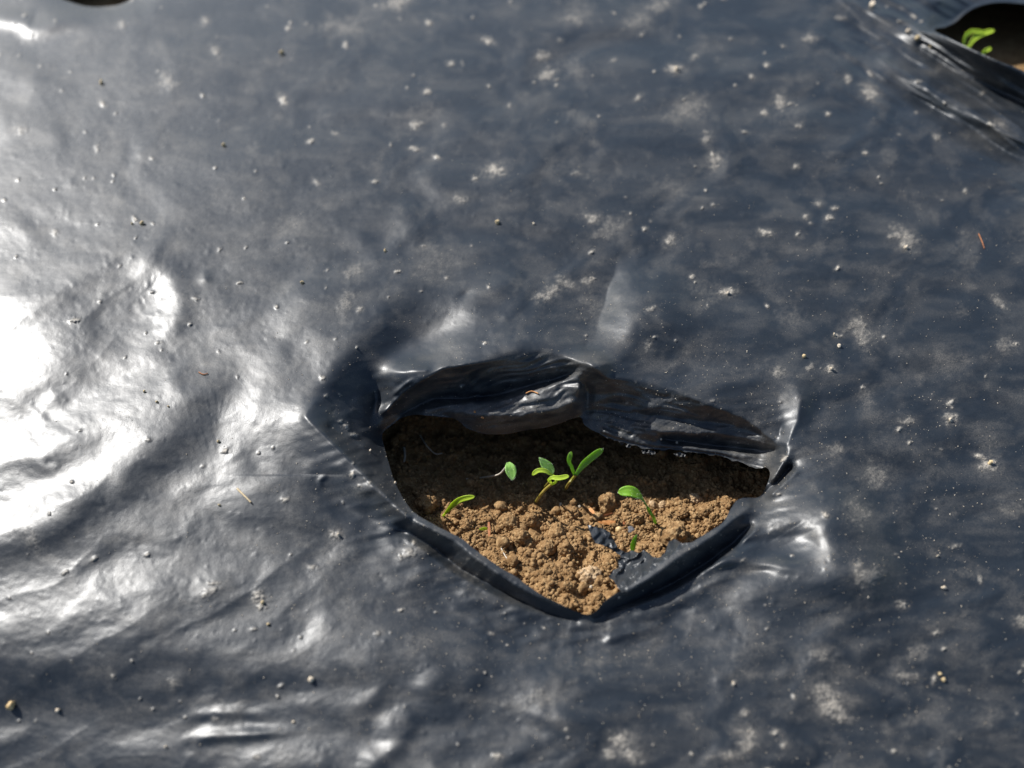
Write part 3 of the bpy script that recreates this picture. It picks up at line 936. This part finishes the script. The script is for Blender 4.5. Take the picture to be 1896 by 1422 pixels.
# clods that stand out, each a thing
clod_me = {}
for k in range(7):
    V, F = lump(200 + k, 5, ((9, .30), (55, .22), (330, .10), (900, .05)), 0.85)
    clod_me[k] = (V, F)
CLODS = [
    (1126, 927, 20, M_CLOD, "round dark brown clod at the shade line, left of the broad bent leaf"),
    (1033, 982, 21, M_CLOD, "smooth brown clod in the sunlit middle of the planting hole"),
    (1090, 1062, 26, M_PALE, "large pale clod beside the torn black flap near the front corner"),
    (943, 962, 19, M_CLOD, "lumpy clod at the shade line below the crossed yellow seedling"),
    (981, 958, 14, M_CLOD, "small rounded clod between the lumpy clod and the finger shadows"),
    (1013, 1010, 18, M_CLOD, "crumbly clod directly below the smooth brown clod"),
    (1047, 1012, 15, M_CLOD, "crumbly clod left of the torn film tip"),
    (966, 990, 20, M_CLOD, "wide crumbly clod left of the smooth brown clod"),
    (790, 928, 20, M_CLOD, "crumbly brown clod at the left end of the sunlit soil"),
    (866, 972, 17, M_CLOD, "brown clod against the left rim, beside the yellow seed leaf"),
    (844, 950, 11, M_CLOD, "small clod at the foot of the lone yellow-green leaf"),
    (1248, 984, 27, M_CLOD, "broad fine-grained clod right of the bent leaf's foot"),
    (1286, 920, 13, M_PALE, "pale clod on the sunlit soil under the right back flap"),
    (1322, 955, 10, M_CLOD, "small round clod near the right film rim"),
    (1300, 945, 14, M_CLOD, "medium crumbly clod on the right bank of soil"),
    (1262, 945, 13, M_CLOD, "crumbly clod uphill of the broad fine-grained clod"),
    (1207, 932, 8, M_PALE, "pale small lump right of the bent leaf's blade, first of a pair"),
    (1225, 934, 9, M_PALE, "pale small lump farther from the bent leaf, second of a pair"),
    (1060, 948, 14, M_CLOD, "clod striped by the seedling shadows at the shade line"),
    (1105, 1105, 14, M_CLOD, "low clod in the front corner of the planting hole"),
    (1010, 1060, 15, M_CLOD, "rough clod near the left front rim"),
    (1050, 1085, 13, M_CLOD, "rough clod between the pale clod and the left front rim"),
    (1180, 960, 12, M_CLOD, "clod behind the small upright leaf, left of the bent stem"),
    (1345, 925, 11, M_CLOD, "rough clod high on the right bank beside the curled rim"),
    (1215, 1012, 14, M_CLOD, "clod pressed against the torn film's notch on the right"),
    (915, 1000, 14, M_CLOD, "reddish clod below the bark sliver on the left"),
]
for i, (cx, cy, rad, mt, lab) in enumerate(CLODS):
    c = drop(cx, cy + rad * 0.3, rad * 0.175 * (0.35 if mt is not M_PALE else -0.15))
    V, F = clod_me[i % 7]
    m_ = mesh_np("soil_clod", (V @ rot_rand(r).T) * (rad * 0.195 * MM * (np.linalg.norm(c - CAM) / 0.25)), F)
    o = link("soil_clod", m_, mt, loc=c)
    tag(o, lab, "soil clod", "clods of soil in the planting hole")

# pebbles among the soil
for cx, cy, rad, mt, lab in [
    (1168, 982, 8, M_STONE, "dark grey stone lying in the soil behind the small upright leaf"),
    (1146, 981, 7, M_PEBBLE, "yellowish pebble just right of the torn film tip"),
    (1094, 1088, 4, M_GRAIN, "pale upright grain in the front corner below the pale clod"),
    (1073, 938, 4, M_GRAIN, "tiny pale stone in the shade left of the round dark clod"),
    (1038, 934, 4.5, M_GRAIN, "tiny grey-white stone in the shade below the two-leaved seedling"),
]:
    c = drop(cx, cy, 0.6)
    V, F = lump(int(cx), 3, ((8, .5), (20, .2)), 0.7)
    o = link("pebble", mesh_np("pebble", V * rad * 0.175 * MM, F), mt, loc=c)
    tag(o, lab, "pebble", "pebbles in the planting hole")

# ------------------------------------------------------------------ torn flaps: parts of the film
FLAP = [(1087, 971), (1100, 975), (1115, 978), (1128, 985), (1137, 1000), (1144, 1014), (1158, 1023), (1171, 1019), (1182, 1024), (1192, 1018),
        (1200, 1023), (1210, 1032), (1222, 1032), (1232, 1022), (1238, 1003), (1250, 998), (1262, 1006), (1290, 1003), (1250, 1032), (1215, 1056),
        (1180, 1081), (1152, 1097), (1143, 1087), (1137, 1076), (1126, 1068), (1135, 1056), (1147, 1050), (1144, 1038), (1150, 1030), (1139, 1022),
        (1118, 1010), (1103, 1006), (1098, 998), (1092, 985)]


def cut_sheet(name, outline, zfun, step=1.6):
    out = resample(np.vstack([outline, outline[:1]]), 0.4)
    lo = out.min(0) - 3; hi = out.max(0) + 3
    gx = np.arange(lo[0], hi[0], step); gy = np.arange(lo[1], hi[1], step)
    X, Y = np.meshgrid(gx, gy)
    ins = in_poly(X, Y, np.asarray(outline, float))
    nb = np.zeros_like(ins)
    for dj in (-1, 0, 1):
        for di in (-1, 0, 1):
            nb |= np.roll(np.roll(ins, dj, 0), di, 1)
    snp = nb & ~ins
    jj, ii = np.nonzero(snp)
    d2 = (X[jj, ii][:, None] - out[None, :, 0]) ** 2 + (Y[jj, ii][:, None] - out[None, :, 1]) ** 2
    q = d2.argmin(1)
    X[jj, ii] = out[q, 0]; Y[jj, ii] = out[q, 1]
    ok = ins | snp
    z = zfun(X, Y)
    PP = pix(X, Y, z).reshape(-1, 3)
    a, b = X.shape
    ix = np.arange(a * b).reshape(a, b)
    q4 = np.stack([ix[1:, :-1], ix[1:, 1:], ix[:-1, 1:], ix[:-1, :-1]], -1)
    kp = ok[1:, :-1] & ok[1:, 1:] & ok[:-1, 1:] & ok[:-1, :-1]
    q4 = q4[kp]
    us = np.zeros(a * b, bool); us[q4.ravel()] = True
    rm = np.cumsum(us) - 1
    return mesh_np(name, PP[us], rm[q4])


def flap_z(X, Y):
    d, s_, run = seg_dist(X, Y, [(1290, 1003), (1250, 1034), (1215, 1058), (1180, 1083), (1140, 1105)], 400)
    tip = smooth(1150, 1095, X) * smooth(1040, 1010, Y)
    z = 1.6 - 9.5 * smooth(0, 46, d) - 4.5 * smooth(40, 130, d) - 1.5 * smooth(1240, 1130, X)
    z = z + 2.3 * (np.abs(noise(X / 19 + Y / 60, Y / 24, 301)) * -1.6 + 0.4) * smooth(2, 16, d) * (1 - 0.85 * tip)
    z = z + 0.8 * np.abs(noise(X / 8, Y / 9, 302)) * smooth(2, 10, d) * (1 - 0.8 * tip)
    z = z + tip * (3.5 + 1.0 * noise(X / 40 - Y / 30, (X + Y * 0.3) / 9, 303))
    return z


mf = cut_sheet("torn_flap", np.array(FLAP, float), flap_z)
a_ = mf.attributes.new("dust", 'FLOAT', 'POINT'); a_.data.foreach_set("value", np.full(len(mf.vertices), 0.04, np.float32))
tf = link("torn_flap", mf, M_FILM, parent=film)
tf['label'] = "ragged torn flap of black film lying on the soil"


def shred(outline, z, seed):
    m_ = cut_sheet("film_shred", np.array(outline, float), lambda X, Y: z + 0.5 * noise(X / 5, Y / 5, seed) * 2, 1.2)
    a2 = m_.attributes.new("dust", 'FLOAT', 'POINT'); a2.data.foreach_set("value", np.full(len(m_.vertices), 0.08, np.float32))
    o = link("film_shred", m_, M_FILM, parent=film)
    return o


shred([(1188, 834), (1196, 832), (1214, 836), (1213, 841), (1200, 842), (1190, 840)], -14.5, 1)
shred([(1247, 840), (1258, 837), (1270, 841), (1268, 846), (1252, 845)], -14, 2)
shred([(1146, 818), (1152, 816), (1156, 822), (1150, 824)], -14.5, 3)
shred([(1158, 823), (1166, 822), (1168, 828), (1160, 829)], -14.5, 4)

# ------------------------------------------------------------------ seedlings
VIEW = FW


def unit(v):
    return v / (np.linalg.norm(v) + 1e-12)


def leaf_mesh(ctrl, wmax, shape, twist=0.0, cup=0.25, thick=0.00018, n=22, m=8, hairs=False):
    """ctrl: pixel centre line (px, py, z mm) from stalk to tip; wmax in pixels; shape(t) in 0..1."""
    q = np.array([pix(np.array(float(a)), np.array(float(b)), np.array(float(c))) for a, b, c in ctrl])
    cl = catmull(q, 10); d = np.r_[0, np.cumsum(np.linalg.norm(np.diff(cl, axis=0), axis=1))]
    s_ = np.linspace(0, d[-1], n)
    cl = np.stack([np.interp(s_, d, cl[:, k]) for k in range(3)], 1)
    T = np.gradient(cl, axis=0)
    w = wmax * 0.5 * 0.175 * MM * (np.linalg.norm(cl - CAM, axis=1) / 0.25)
    top = []; bot = []
    for i in range(n):
        t = unit(T[i]); side = unit(np.cross(t, VIEW)); nrm = unit(np.cross(side, t))
        if nrm @ VIEW > 0: nrm = -nrm
        a = twist if np.isscalar(twist) else np.interp(i / (n - 1), np.linspace(0, 1, len(twist)), twist)
        sd = side * math.cos(a) + nrm * math.sin(a); nr = nrm * math.cos(a) - side * math.sin(a)
        ww = w[i] * shape(i / (n - 1))
        for k in range(m + 1):
            u = k / m * 2 - 1
            c = cl[i] + sd * ww * u - nr * ww * cup * (1 - u * u) + nr * ww * 0.04 * math.cos(u * 9)
            th = thick * 0.5 * (1 - 0.8 * u * u)
            top.append(c + nr * th); bot.append(c - nr * th)
    top = np.array(top); bot = np.array(bot)
    ix = np.arange(n * (m + 1)).reshape(n, m + 1)
    f = np.stack([ix[:-1, :-1], ix[:-1, 1:], ix[1:, 1:], ix[1:, :-1]], -1).reshape(-1, 4)
    o = len(top); F = [f, f[:, ::-1] + o]
    b = np.r_[ix[0, :], ix[1:, -1], ix[-1, -2::-1], ix[-2:0:-1, 0]]
    b2 = np.roll(b, -1)
    F.append(np.stack([b2, b, b + o, b2 + o], 1))
    return np.vstack([top, bot]), np.vstack(F)


def tube(ctrl, r0, r1, world=False, n_per=8, m=8):
    q = np.array(ctrl, float) if world else np.array([pix(np.array(float(a)), np.array(float(b)), np.array(float(c))) for a, b, c in ctrl])
    cl = catmull(q, n_per); n = len(cl)
    T = np.gradient(cl, axis=0)
    V = []
    ref = np.array([0.3, 0.5, 0.8])
    for i in range(n):
        t = unit(T[i]); a = unit(np.cross(t, ref)); b = np.cross(t, a)
        rr = (r0 + (r1 - r0) * i / (n - 1)) * 0.175 * MM
        for k in range(m):
            g = 2 * math.pi * k / m
            V.append(cl[i] + rr * (a * math.cos(g) + b * math.sin(g)))
    ix = np.arange(n * m).reshape(n, m)
    F = np.stack([ix[:-1], np.roll(ix[:-1], -1, 1), np.roll(ix[1:], -1, 1), ix[1:]], -1).reshape(-1, 4)
    V = np.array(V)
    V = np.vstack([V, cl[:1], cl[-1:]])
    c0, c1 = n * m, n * m + 1
    caps = [[ix[0, (k + 1) % m], ix[0, k], c0, c0] for k in range(m)]
    return V, F, cl


def strap(t): return min(1, 0.42 + 1.5 * t) * (1 - max(0, (t - 0.72) / 0.28) ** 2.2) ** 0.5 if t < 1 else 0.02
def oval(t): return max(0.03, math.sin(math.pi * min(1, t * 0.92 + 0.06)) ** 0.75)
def drop_shape(t): return max(0.03, (0.16 + 0.84 * smooth(0.25, 0.65, t)) * (1 - max(0, (t - 0.72) / 0.28) ** 2) ** 0.5)
def ovate(t): return max(0.03, math.sin(math.pi * min(1, t ** 0.75 * 0.97 + 0.03)) ** 0.8)


def hairs_mesh(V, F_top_count, n, length, seed):
    rr = np.random.default_rng(seed)
    vs_ = []; fs = []
    for k in range(n):
        i = rr.integers(len(V) // 2)
        p = V[i]
        d = unit(rr.normal(size=3) + np.array([0, -0.6, 0.9])) * length * rr.uniform(0.5, 1)
        s_ = unit(np.cross(d, VIEW)) * 0.000018
        o = len(vs_)
        vs_ += [p - s_, p + s_, p + d]
        fs.append((o, o + 1, o + 2))
    return np.array(vs_), np.array(fs)


def seedling(root, label, leaves, stems, group="sprouted seedlings"):
    base = np.array(root)
    e = link("seedling", None); e.location = base
    tag(e, label, "seedling", group)
    for (ctrl, w, shp, tw, cup, mt, hair) in leaves:
        V, F = leaf_mesh(ctrl, w, shp, tw, cup)
        o = link("leaf", mesh_np("leaf", V - base, F), mt, parent=e)
        if hair:
            hv, hf = hairs_mesh(V - base, 0, hair, 0.0006, int(w * 10))
            h = link("leaf_hairs", mesh_np("leaf_hairs", hv, hf, False), M_HAIR, parent=o); h['kind'] = 'stuff'
    for (ctrl, r0, r1, mt) in stems:
        V, F, _ = tube(ctrl, r0, r1)
        link("stem", mesh_np("stem", V - base, F), mt, parent=e)
    return e


M_HAIR = plain_material("leaf_hair", (0.6, 0.65, 0.5, 1), (0.7, 0.75, 0.6, 1), 0.5, 900, 0)


def sz(px, py):
    p = drop(px, py); return p[2] / MM


b = drop(1046, 908)
seedling(b, "upright seedling with two narrow green leaves spread in a V", [
    ([(1066, 880, -13.5), (1080, 861, -11), (1097, 846, -8.5), (1117, 831, -6)], 14, strap, 0.25, 0.28, M_LEAF, 60),
    ([(1064, 880, -13.5), (1059, 866, -10.5), (1054, 853, -8), (1058, 836, -5.5)], 9.5, strap, [0.2, 0.9, -0.4], 0.25, M_LEAF, 20)],
    [([(1046, 908, sz(1046, 908) - 1), (1052, 897, -18), (1060, 887, -15), (1066, 879, -13.3)], 2.6, 3.0, M_STEM)])
b = drop(992, 930)
seedling(b, "yellow-green seedling with two curled strap leaves crossing on an amber stem", [
    ([(1024, 881, -10), (1010, 872, -8.5), (996, 871.5, -8.5), (985, 880, -10)], 8.5, strap, 0.15, 0.3, M_YLEAF, 0),
    ([(1015, 889, -10), (1022, 884.5, -9), (1036, 885, -8.5), (1054, 881, -8)], 9, strap, -0.2, 0.3, M_YLEAF, 0)],
    [([(992, 930, sz(992, 930) - 1), (1000, 918, -18.5), (1010, 906, -15), (1022, 896, -12.5)], 3.0, 2.8, M_STEM),
     ([(1022, 897, -12.6), (1019, 892, -11), (1015, 888, -10)], 2.4, 2.6, M_YLEAF),
     ([(1022, 897, -12.6), (1029, 892, -11.5), (1030, 885, -10.2), (1024, 881, -10)], 2.2, 2.4, M_YLEAF)])
b = drop(1004, 905)
seedling(b, "seedling showing one hairy grey-green leaf behind the crossed yellow seedling", [
    ([(1024, 878, -13), (1016, 867, -11.5), (1008, 858, -10.5), (998, 847, -9.5)], 21, ovate, 0.35, 0.2, M_HLEAF, 160)],
    [([(1004, 905, sz(1004, 905) - 1), (1014, 895, -18), (1025, 878, -13.2)], 1.8, 1.6, M_STEM)])
b = drop(905, 890)
seedling(b, "seedling in the shade with a single pointed hairy leaf on a pale lying stalk", [
    ([(941, 856, -11), (944, 864, -10.8), (947, 875, -11.5), (949, 889, -12.5)], 21, oval, -0.25, 0.2, M_HLEAF, 160)],
    [([(863, 887, sz(863, 887) + 1.2), (895, 884, sz(895, 884) + 3.0), (922, 879, -20), (934, 868, -14), (941, 857, -11)], 1.5, 1.7, M_ROOT)])
b = drop(826, 950)
seedling(b, "lone yellow-green strap leaf leaning right at the left edge of the soil", [
    ([(824, 951, -20), (842, 932, -14), (856, 924, -11.5), (880, 919, -9.5)], 10.5, strap, 0.1, 0.3, M_YLEAF, 0)],
    [([(819, 956, sz(819, 956) - 2), (824, 951, -21)], 2.0, 2.2, M_YLEAF)])
b = drop(1213, 968)
seedling(b, "bent seedling with one broad glossy leaf arching left over the sunlit soil", [
    ([(1202, 946, -14), (1193, 929, -11.5), (1181, 916, -9.5), (1165, 909, -8.5), (1144, 912, -9.5)], 20, drop_shape, 0.35, 0.22, M_LEAF, 120)],
    [([(1214, 970, sz(1213, 968) - 1), (1210, 958, -16.5), (1202, 946, -14), (1199, 940, -13)], 2.6, 3.0, M_LEAF)])
b = drop(1172, 1023)
seedling(b, "small upright pointed leaf poking up beside the torn flap", [
    ([(1172, 1024, -17), (1172, 1012, -14.5), (1175, 1000, -12.5), (1179, 990, -11)], 11, oval, 0.3, 0.25, M_LEAF, 60)],
    [([(1172, 1028, sz(1172, 1028) - 1), (1172, 1023, -17)], 1.8, 2, M_LEAF)])
b = drop(890, 980)
seedling(b, "tiny bright yellow seed leaf lying by the bark sliver on the left", [
    ([(889, 980, sz(889, 980) + 1.0), (896, 979, sz(896, 979) + 1.5), (904, 979, sz(904, 979) + 1.5)], 6.5, oval, 0.2, 0.25, M_YLEAF, 0)],
    [([(885, 983, sz(885, 983) - 1), (889, 980, sz(889, 980) + 1.0)], 1.6, 1.6, M_YLEAF)])
# in the far hole
b = pix(np.array(1800.0), np.array(112.0), np.array(-30.0))
seedling(b, "yellow-green seedling with an arched leaf in the far planting hole", [
    ([(1785, 84, -3), (1788, 68, 0), (1800, 58, 2), (1822, 60, 2)], 6.5, strap, 0.1, 0.3, M_YLEAF, 0),
    ([(1792, 90, -4), (1804, 72, -0.5), (1820, 62, 1.5), (1842, 56, 3)], 8, strap, -0.1, 0.3, M_YLEAF, 0)],
    [([(1800, 112, -30), (1790, 98, -10), (1789, 86, -3.5)], 3, 3, M_YLEAF)])
b = pix(np.array(1820.0), np.array(118.0), np.array(-30.0))
seedling(b, "short seedling tip just showing over the rim of the far hole", [
    ([(1818, 104, -4), (1824, 95, -2), (1836, 89, 0)], 6, strap, 0.1, 0.3, M_YLEAF, 0)],
    [([(1820, 118, -30), (1818, 104, -4)], 3, 3, M_YLEAF)])

# ------------------------------------------------------------------ bark slivers, straw, rootlets
def chip(pa, pb, w, mt, label, up=1.2, seed=1):
    A = drop(*pa, up); B = drop(*pb, up)
    t = unit(B - A); side = unit(np.cross(t, VIEW)); nr = np.cross(side, t)
    rr = np.random.default_rng(seed); n = 9
    V = []; F = []
    L = np.linalg.norm(B - A)
    for i in range(n):
        u = i / (n - 1)
        ww = w * 0.0875 * MM * (0.55 + 0.45 * math.sin(math.pi * min(1, u * 0.9 + 0.1)) + rr.uniform(-.12, .12))
        c = A + t * L * u + nr * 0.04 * L * math.sin(math.pi * u)
        for sx_, sz_ in ((-1, -.35), (-0.8, .35), (0, .6), (0.8, .35), (1, -.35), (0, -.5)):
            V.append(c + side * ww * sx_ + nr * ww * 0.7 * (sz_ + rr.uniform(-.1, .1)))
    ix = np.arange(n * 6).reshape(n, 6)
    F = np.stack([ix[:-1], np.roll(ix[:-1], -1, 1), np.roll(ix[1:], -1, 1), ix[1:]], -1).reshape(-1, 4)
    F = np.vstack([F, [ix[0, [0, 1, 2, 3]], ix[0, [0, 3, 4, 5]], ix[-1, [3, 2, 1, 0]], ix[-1, [5, 4, 3, 0]]]])
    V = np.array(V); c = V.mean(0)
    o = link("bark_chip", mesh_np("bark_chip", V - c, F, False), mt, loc=c)
    return tag(o, label, "bark chip", "bark chips in the soil")


chip((1107, 968), (1140, 967), 8.5, M_BARK, "bright orange bark sliver lying level above the torn film tip", 3.0, 1)
chip((1092, 941), (1104, 960), 8, M_BARK, "orange bark piece sloping down towards the bright level sliver", 2.6, 2)
chip((1110, 958), (1134, 950), 5, M_DARKBARK, "thin curved rust bark strip just above the bright level sliver", 2.6, 3)
chip((1203, 962), (1213, 944), 7, M_BARK, "orange bark bit behind the stem of the bent leaf", 2.6, 4)
chip((905, 967), (906, 995), 5, M_DARKBARK, "upright rust bark sliver right of the tiny yellow seed leaf", 2.0, 5)
chip((920, 1008), (938, 1000), 9, M_DARKBARK, "dark rust bark flake low on the left of the sunlit soil", 1.2, 6)
chip((1155, 965), (1158, 983), 5, M_DARKBARK, "short rust bark sliver left of the dark grey stone", 1.2, 7)


def strand(name, pts, r0, r1, mt, label, cat, on_film=False, up=0.8):
    if on_film:
        q = [film_pt(a, b, up) for a, b in pts]
    else:
        q = [drop(a, b, up + (c if len(rest) else 0)) for (a, b, *rest) in pts for c in [rest[0] if rest else 0]]
    V, F, cl = tube(q, r0, r1, world=True)
    c = cl.mean(0)
    o = link(name, mesh_np(name, V - c, F), mt, loc=c)
    return tag(o, label, cat)


strand("straw_fibre", [(440, 906), (452, 917), (465, 931)], 1.8, 1.2, M_STRAW, "short tan straw fibre lying on the film left of the planting hole", "straw", True, 0.5)
strand("straw_fibre", [(1811, 432), (1817, 448), (1821, 460)], 1.2, 0.8, M_DARKBARK, "thin reddish fibre on the film at the far right", "straw", True, 0.3)
strand("straw_fibre", [(973, 728), (984, 725), (996, 729)], 1.2, 1.2, M_BARK, "tiny orange fibre stuck on the middle back fold", "straw", True, 0.4)
strand("straw_fibre", [(368, 690), (376, 694), (384, 692)], 1.2, 0.9, M_DARKBARK, "tiny rust fibre on the glaring film left of the hole", "straw", True, 0.3)
strand("rootlet", [(778, 806, 2), (790, 825, 3), (806, 840, 2), (819, 839, .5)], 1.3, 1.0, M_ROOT, "curved pale rootlet in the dark left end of the hole", "rootlet")
strand("rootlet", [(748, 829, 2), (750, 843, 2.4), (748, 855, 1.5)], 2.2, 1.6, M_ROOT, "short thick pale rootlet by the left film edge", "rootlet")
strand("rootlet", [(928, 1015), (936, 1030), (944, 1040)], 1.0, 0.8, M_ROOT, "fine pale rootlet hanging by the left front rim", "rootlet")

# ------------------------------------------------------------------ crumbs and grains lying on the film
CRUMBS = [
    (919, 411, 6.5, M_CRUMB, "tan crumb casting a small shadow on open film above the hole"),
    (987, 414, 4, M_GRAIN, "small pale crumb right of the tan crumb above the hole"),
    (188, 153, 6.5, M_CRUMB, "tan crumb on the shiny film near the upper left corner"),
    (413, 269, 6, M_CRUMB, "tan crumb left of centre in the upper part of the film"),
    (262, 414, 6, M_CRUMB, "flat tan crumb on glaring film above the white patch"),
    (243, 413, 3, M_CRUMB, "speck beside the flat tan crumb above the white patch"),
    (558, 524, 5.5, M_CRUMB, "dark-edged crumb on the sheen left of the shaded basin"),
    (712, 465, 5, M_CRUMB, "reddish crumb at the edge of the sheen above the basin"),
    (22, 1306, 11, M_PEBBLE, "largest tan crumb on the film by the lower left edge"),
    (107, 1314, 6, M_GRAIN, "pale crumb right of the largest crumb, lower left"),
    (575, 1258, 8, M_GRAIN, "white crumb on the film in the lower left part"),
    (520, 98, 7, M_CRUMB, "blurred crumb on a pale splash near the top"),
    (405, 935, 4, M_CRUMB, "dark crumb beside a pale smear left of the straw fibre"),
    (404, 817, 4.5, M_CRUMB, "dark crumb on the grey slope left of the hole's corner"),
    (266, 724, 4, M_CRUMB, "tiny crumb on the ridge of the glaring wrinkles"),
    (290, 744, 3.5, M_CRUMB, "lower tiny crumb of two on the glaring wrinkles"),
    (310, 753, 3, M_CRUMB, "dark speck right of the glaring wrinkles' tiny crumbs"),
    (541, 1336, 4.5, M_GRAIN, "pale crumb above the bright short wrinkle, near the bottom"),
    (307, 1383, 4.5, M_GRAIN, "pale crumb left of the bright short wrinkle, near the bottom"),
    (1357, 1265, 5, M_GRAIN, "white crumb on dark film below the hole's right side"),
    (1487, 660, 5.5, M_CRUMB, "tan crumb beside the upright ridge at the hole's right end"),
    (1538, 682, 6, M_GRAIN, "pale crumb on the splash right of the upright ridge"),
    (1543, 620, 5.5, M_GRAIN, "pale crumb above two others on the right of the ridge"),
    (1553, 640, 6, M_GRAIN, "pale elongated crumb just below another, right of the ridge"),
    (1347, 541, 5, M_GRAIN, "crumb in the middle of a round pale splash"),
    (1677, 458, 5, M_GRAIN, "crumb at the foot of a forked pale splash on the right"),
    (1758, 778, 6, M_GRAIN, "white crumb in a ring-shaped splash at the right"),
    (1831, 858, 7, M_CRUMB, "tan crumb on the thick splash by the right edge"),
    (1252, 128, 7, M_GRAIN, "round pale crumb high above the hole, by itself"),
    (1722, 86, 7, M_CRUMB, "orange-lit crumb below the knot of the far hole's rim"),
    (1697, 72, 6, M_CRUMB, "dull crumb left of the orange-lit crumb at the far rim"),
    (1680, 58, 7, M_GRAIN, "pale crumb at the very start of the far rim's fold"),
    (1612, 10, 9, M_GRAIN, "large pale crumb at the top edge left of the far hole"),
    (878, 762, 4, M_BARK, "orange crumb on the middle back fold, upper of two"),
    (893, 772, 4.5, M_BARK, "orange crumb low on the middle back fold, lower of two"),
    (1252, 819, 4, M_GRAIN, "pale crumb in the dark recess of the right back flap"),
    (1222, 812, 4, M_GRAIN, "pale crumb on the right back flap near its lower edge"),
    (684, 834, 4, M_GRAIN, "pale crumb on the dark slope at the left corner"),
    (733, 893, 4.5, M_GRAIN, "pale lump on the film edge at the left of the soil"),
    (627, 990, 5, M_GRAIN, "white crumb in a splash below the left corner"),
    (486, 1115, 5, M_CRUMB, "brown crumb on a long pale splash, left of the hole"),
    (495, 1155, 4.5, M_CRUMB, "brown crumb just below the long pale splash, left"),
    (1735, 1029, 4.5, M_GRAIN, "pale crumb on dark film at the right, between two splashes"),
    (1745, 1088, 6, M_GRAIN, "larger pale crumb on the dark film at the lower right"),
    (1740, 1247, 5, M_CRUMB, "upper tan crumb of a close pair at the lower right"),
    (1746, 1258, 5, M_CRUMB, "lower tan crumb of a close pair at the lower right"),
]
cr_p = [lump(500 + k, 3, ((9, .5), (30, .18)), 0.75) for k in range(5)]
for i, (cx, cy, rad, mt, lab) in enumerate(CRUMBS):
    p = film_pt(cx, cy)
    dist = np.linalg.norm(p - CAM)
    V, F = cr_p[i % 5]
    R = rad * 0.70 * 0.175 * MM * (dist / 0.25)
    V = (V @ rot_rand(r).T) * R
    o = link("crumb", mesh_np("crumb", V, F), mt, loc=p + np.array([0, 0, R * 0.55]))
    tag(o, lab, "crumb", "crumbs lying on the film")

# fine sand specks on the film: one mass
g = np.random.default_rng(21)
pts = []; sizes = []
oc = np.array([[1, 0, 0], [-1, 0, 0], [0, 1, 0], [0, -1, 0], [0, 0, 1], [0, 0, -1]], float)
of = np.array([[0, 2, 4], [2, 1, 4], [1, 3, 4], [3, 0, 4], [2, 0, 5], [1, 2, 5], [3, 1, 5], [0, 3, 5]])
cand = np.c_[g.uniform(-20, 1916, 60000), g.uniform(-20, 1440, 60000)]
dens = 0.12 + 0.6 * np.exp(-(((cand[:, 0] - 1090) / 520) ** 2 + ((cand[:, 1] - 820) / 330) ** 2)) + 0.06 * smooth(1000, 1800, cand[:, 0])
dens *= 0.35 + 1.1 * smooth(-0.4, 0.7, fbm(cand[:, 0] / 120, cand[:, 1] / 90, 3, 401))
dens *= np.where(cand[:, 0] < 500, 0.35, 1)
cand = cand[g.random(len(cand)) < dens * 0.85]
hole_mask = poly_bbox_inside(cand[:, 0], cand[:, 1], hole_px) | poly_bbox_inside(cand[:, 0], cand[:, 1], HOLE_B) | poly_bbox_inside(cand[:, 0], cand[:, 1], HOLE_C)
cand = cand[~hole_mask]
ii = np.clip(np.searchsorted(GX, cand[:, 0]), 0, nx - 1); jj = np.clip(np.searchsorted(GY, cand[:, 1]), 0, ny - 1)
ok = ~inner[jj, ii]
gp = P[jj, ii][ok]
gs = (0.00006 + 0.00018 * g.random(len(gp)) ** 4)
A = g.normal(size=(len(gp), 3)); A /= np.linalg.norm(A, axis=1)[:, None]
B = np.cross(A, g.normal(size=(len(gp), 3))); B /= np.linalg.norm(B, axis=1)[:, None]
Cc = np.cross(A, B)
Rm = np.stack([A, B, Cc], 1)
GV = np.einsum('vk,nkj->nvj', oc * np.array([1, .8, .7]), Rm) * gs[:, None, None] + gp[:, None, :] + np.array([0, 0, 1.0]) * (gs * 0.4)[:, None, None]
GF = (of[None] + (np.arange(len(gp)) * 6)[:, None, None]).reshape(-1, 3)
sand = link("sand_grains", mesh_np("sand_grains", GV.reshape(-1, 3), GF, False), M_GRAIN)
tag(sand, "fine pale sand specks sprinkled over the black film", kind='stuff')
print("tris:", sum(len(o.data.polygons) * (2 if o.data.polygons[0].loop_total == 4 else 1) for o in C.objects if o.type == 'MESH'))
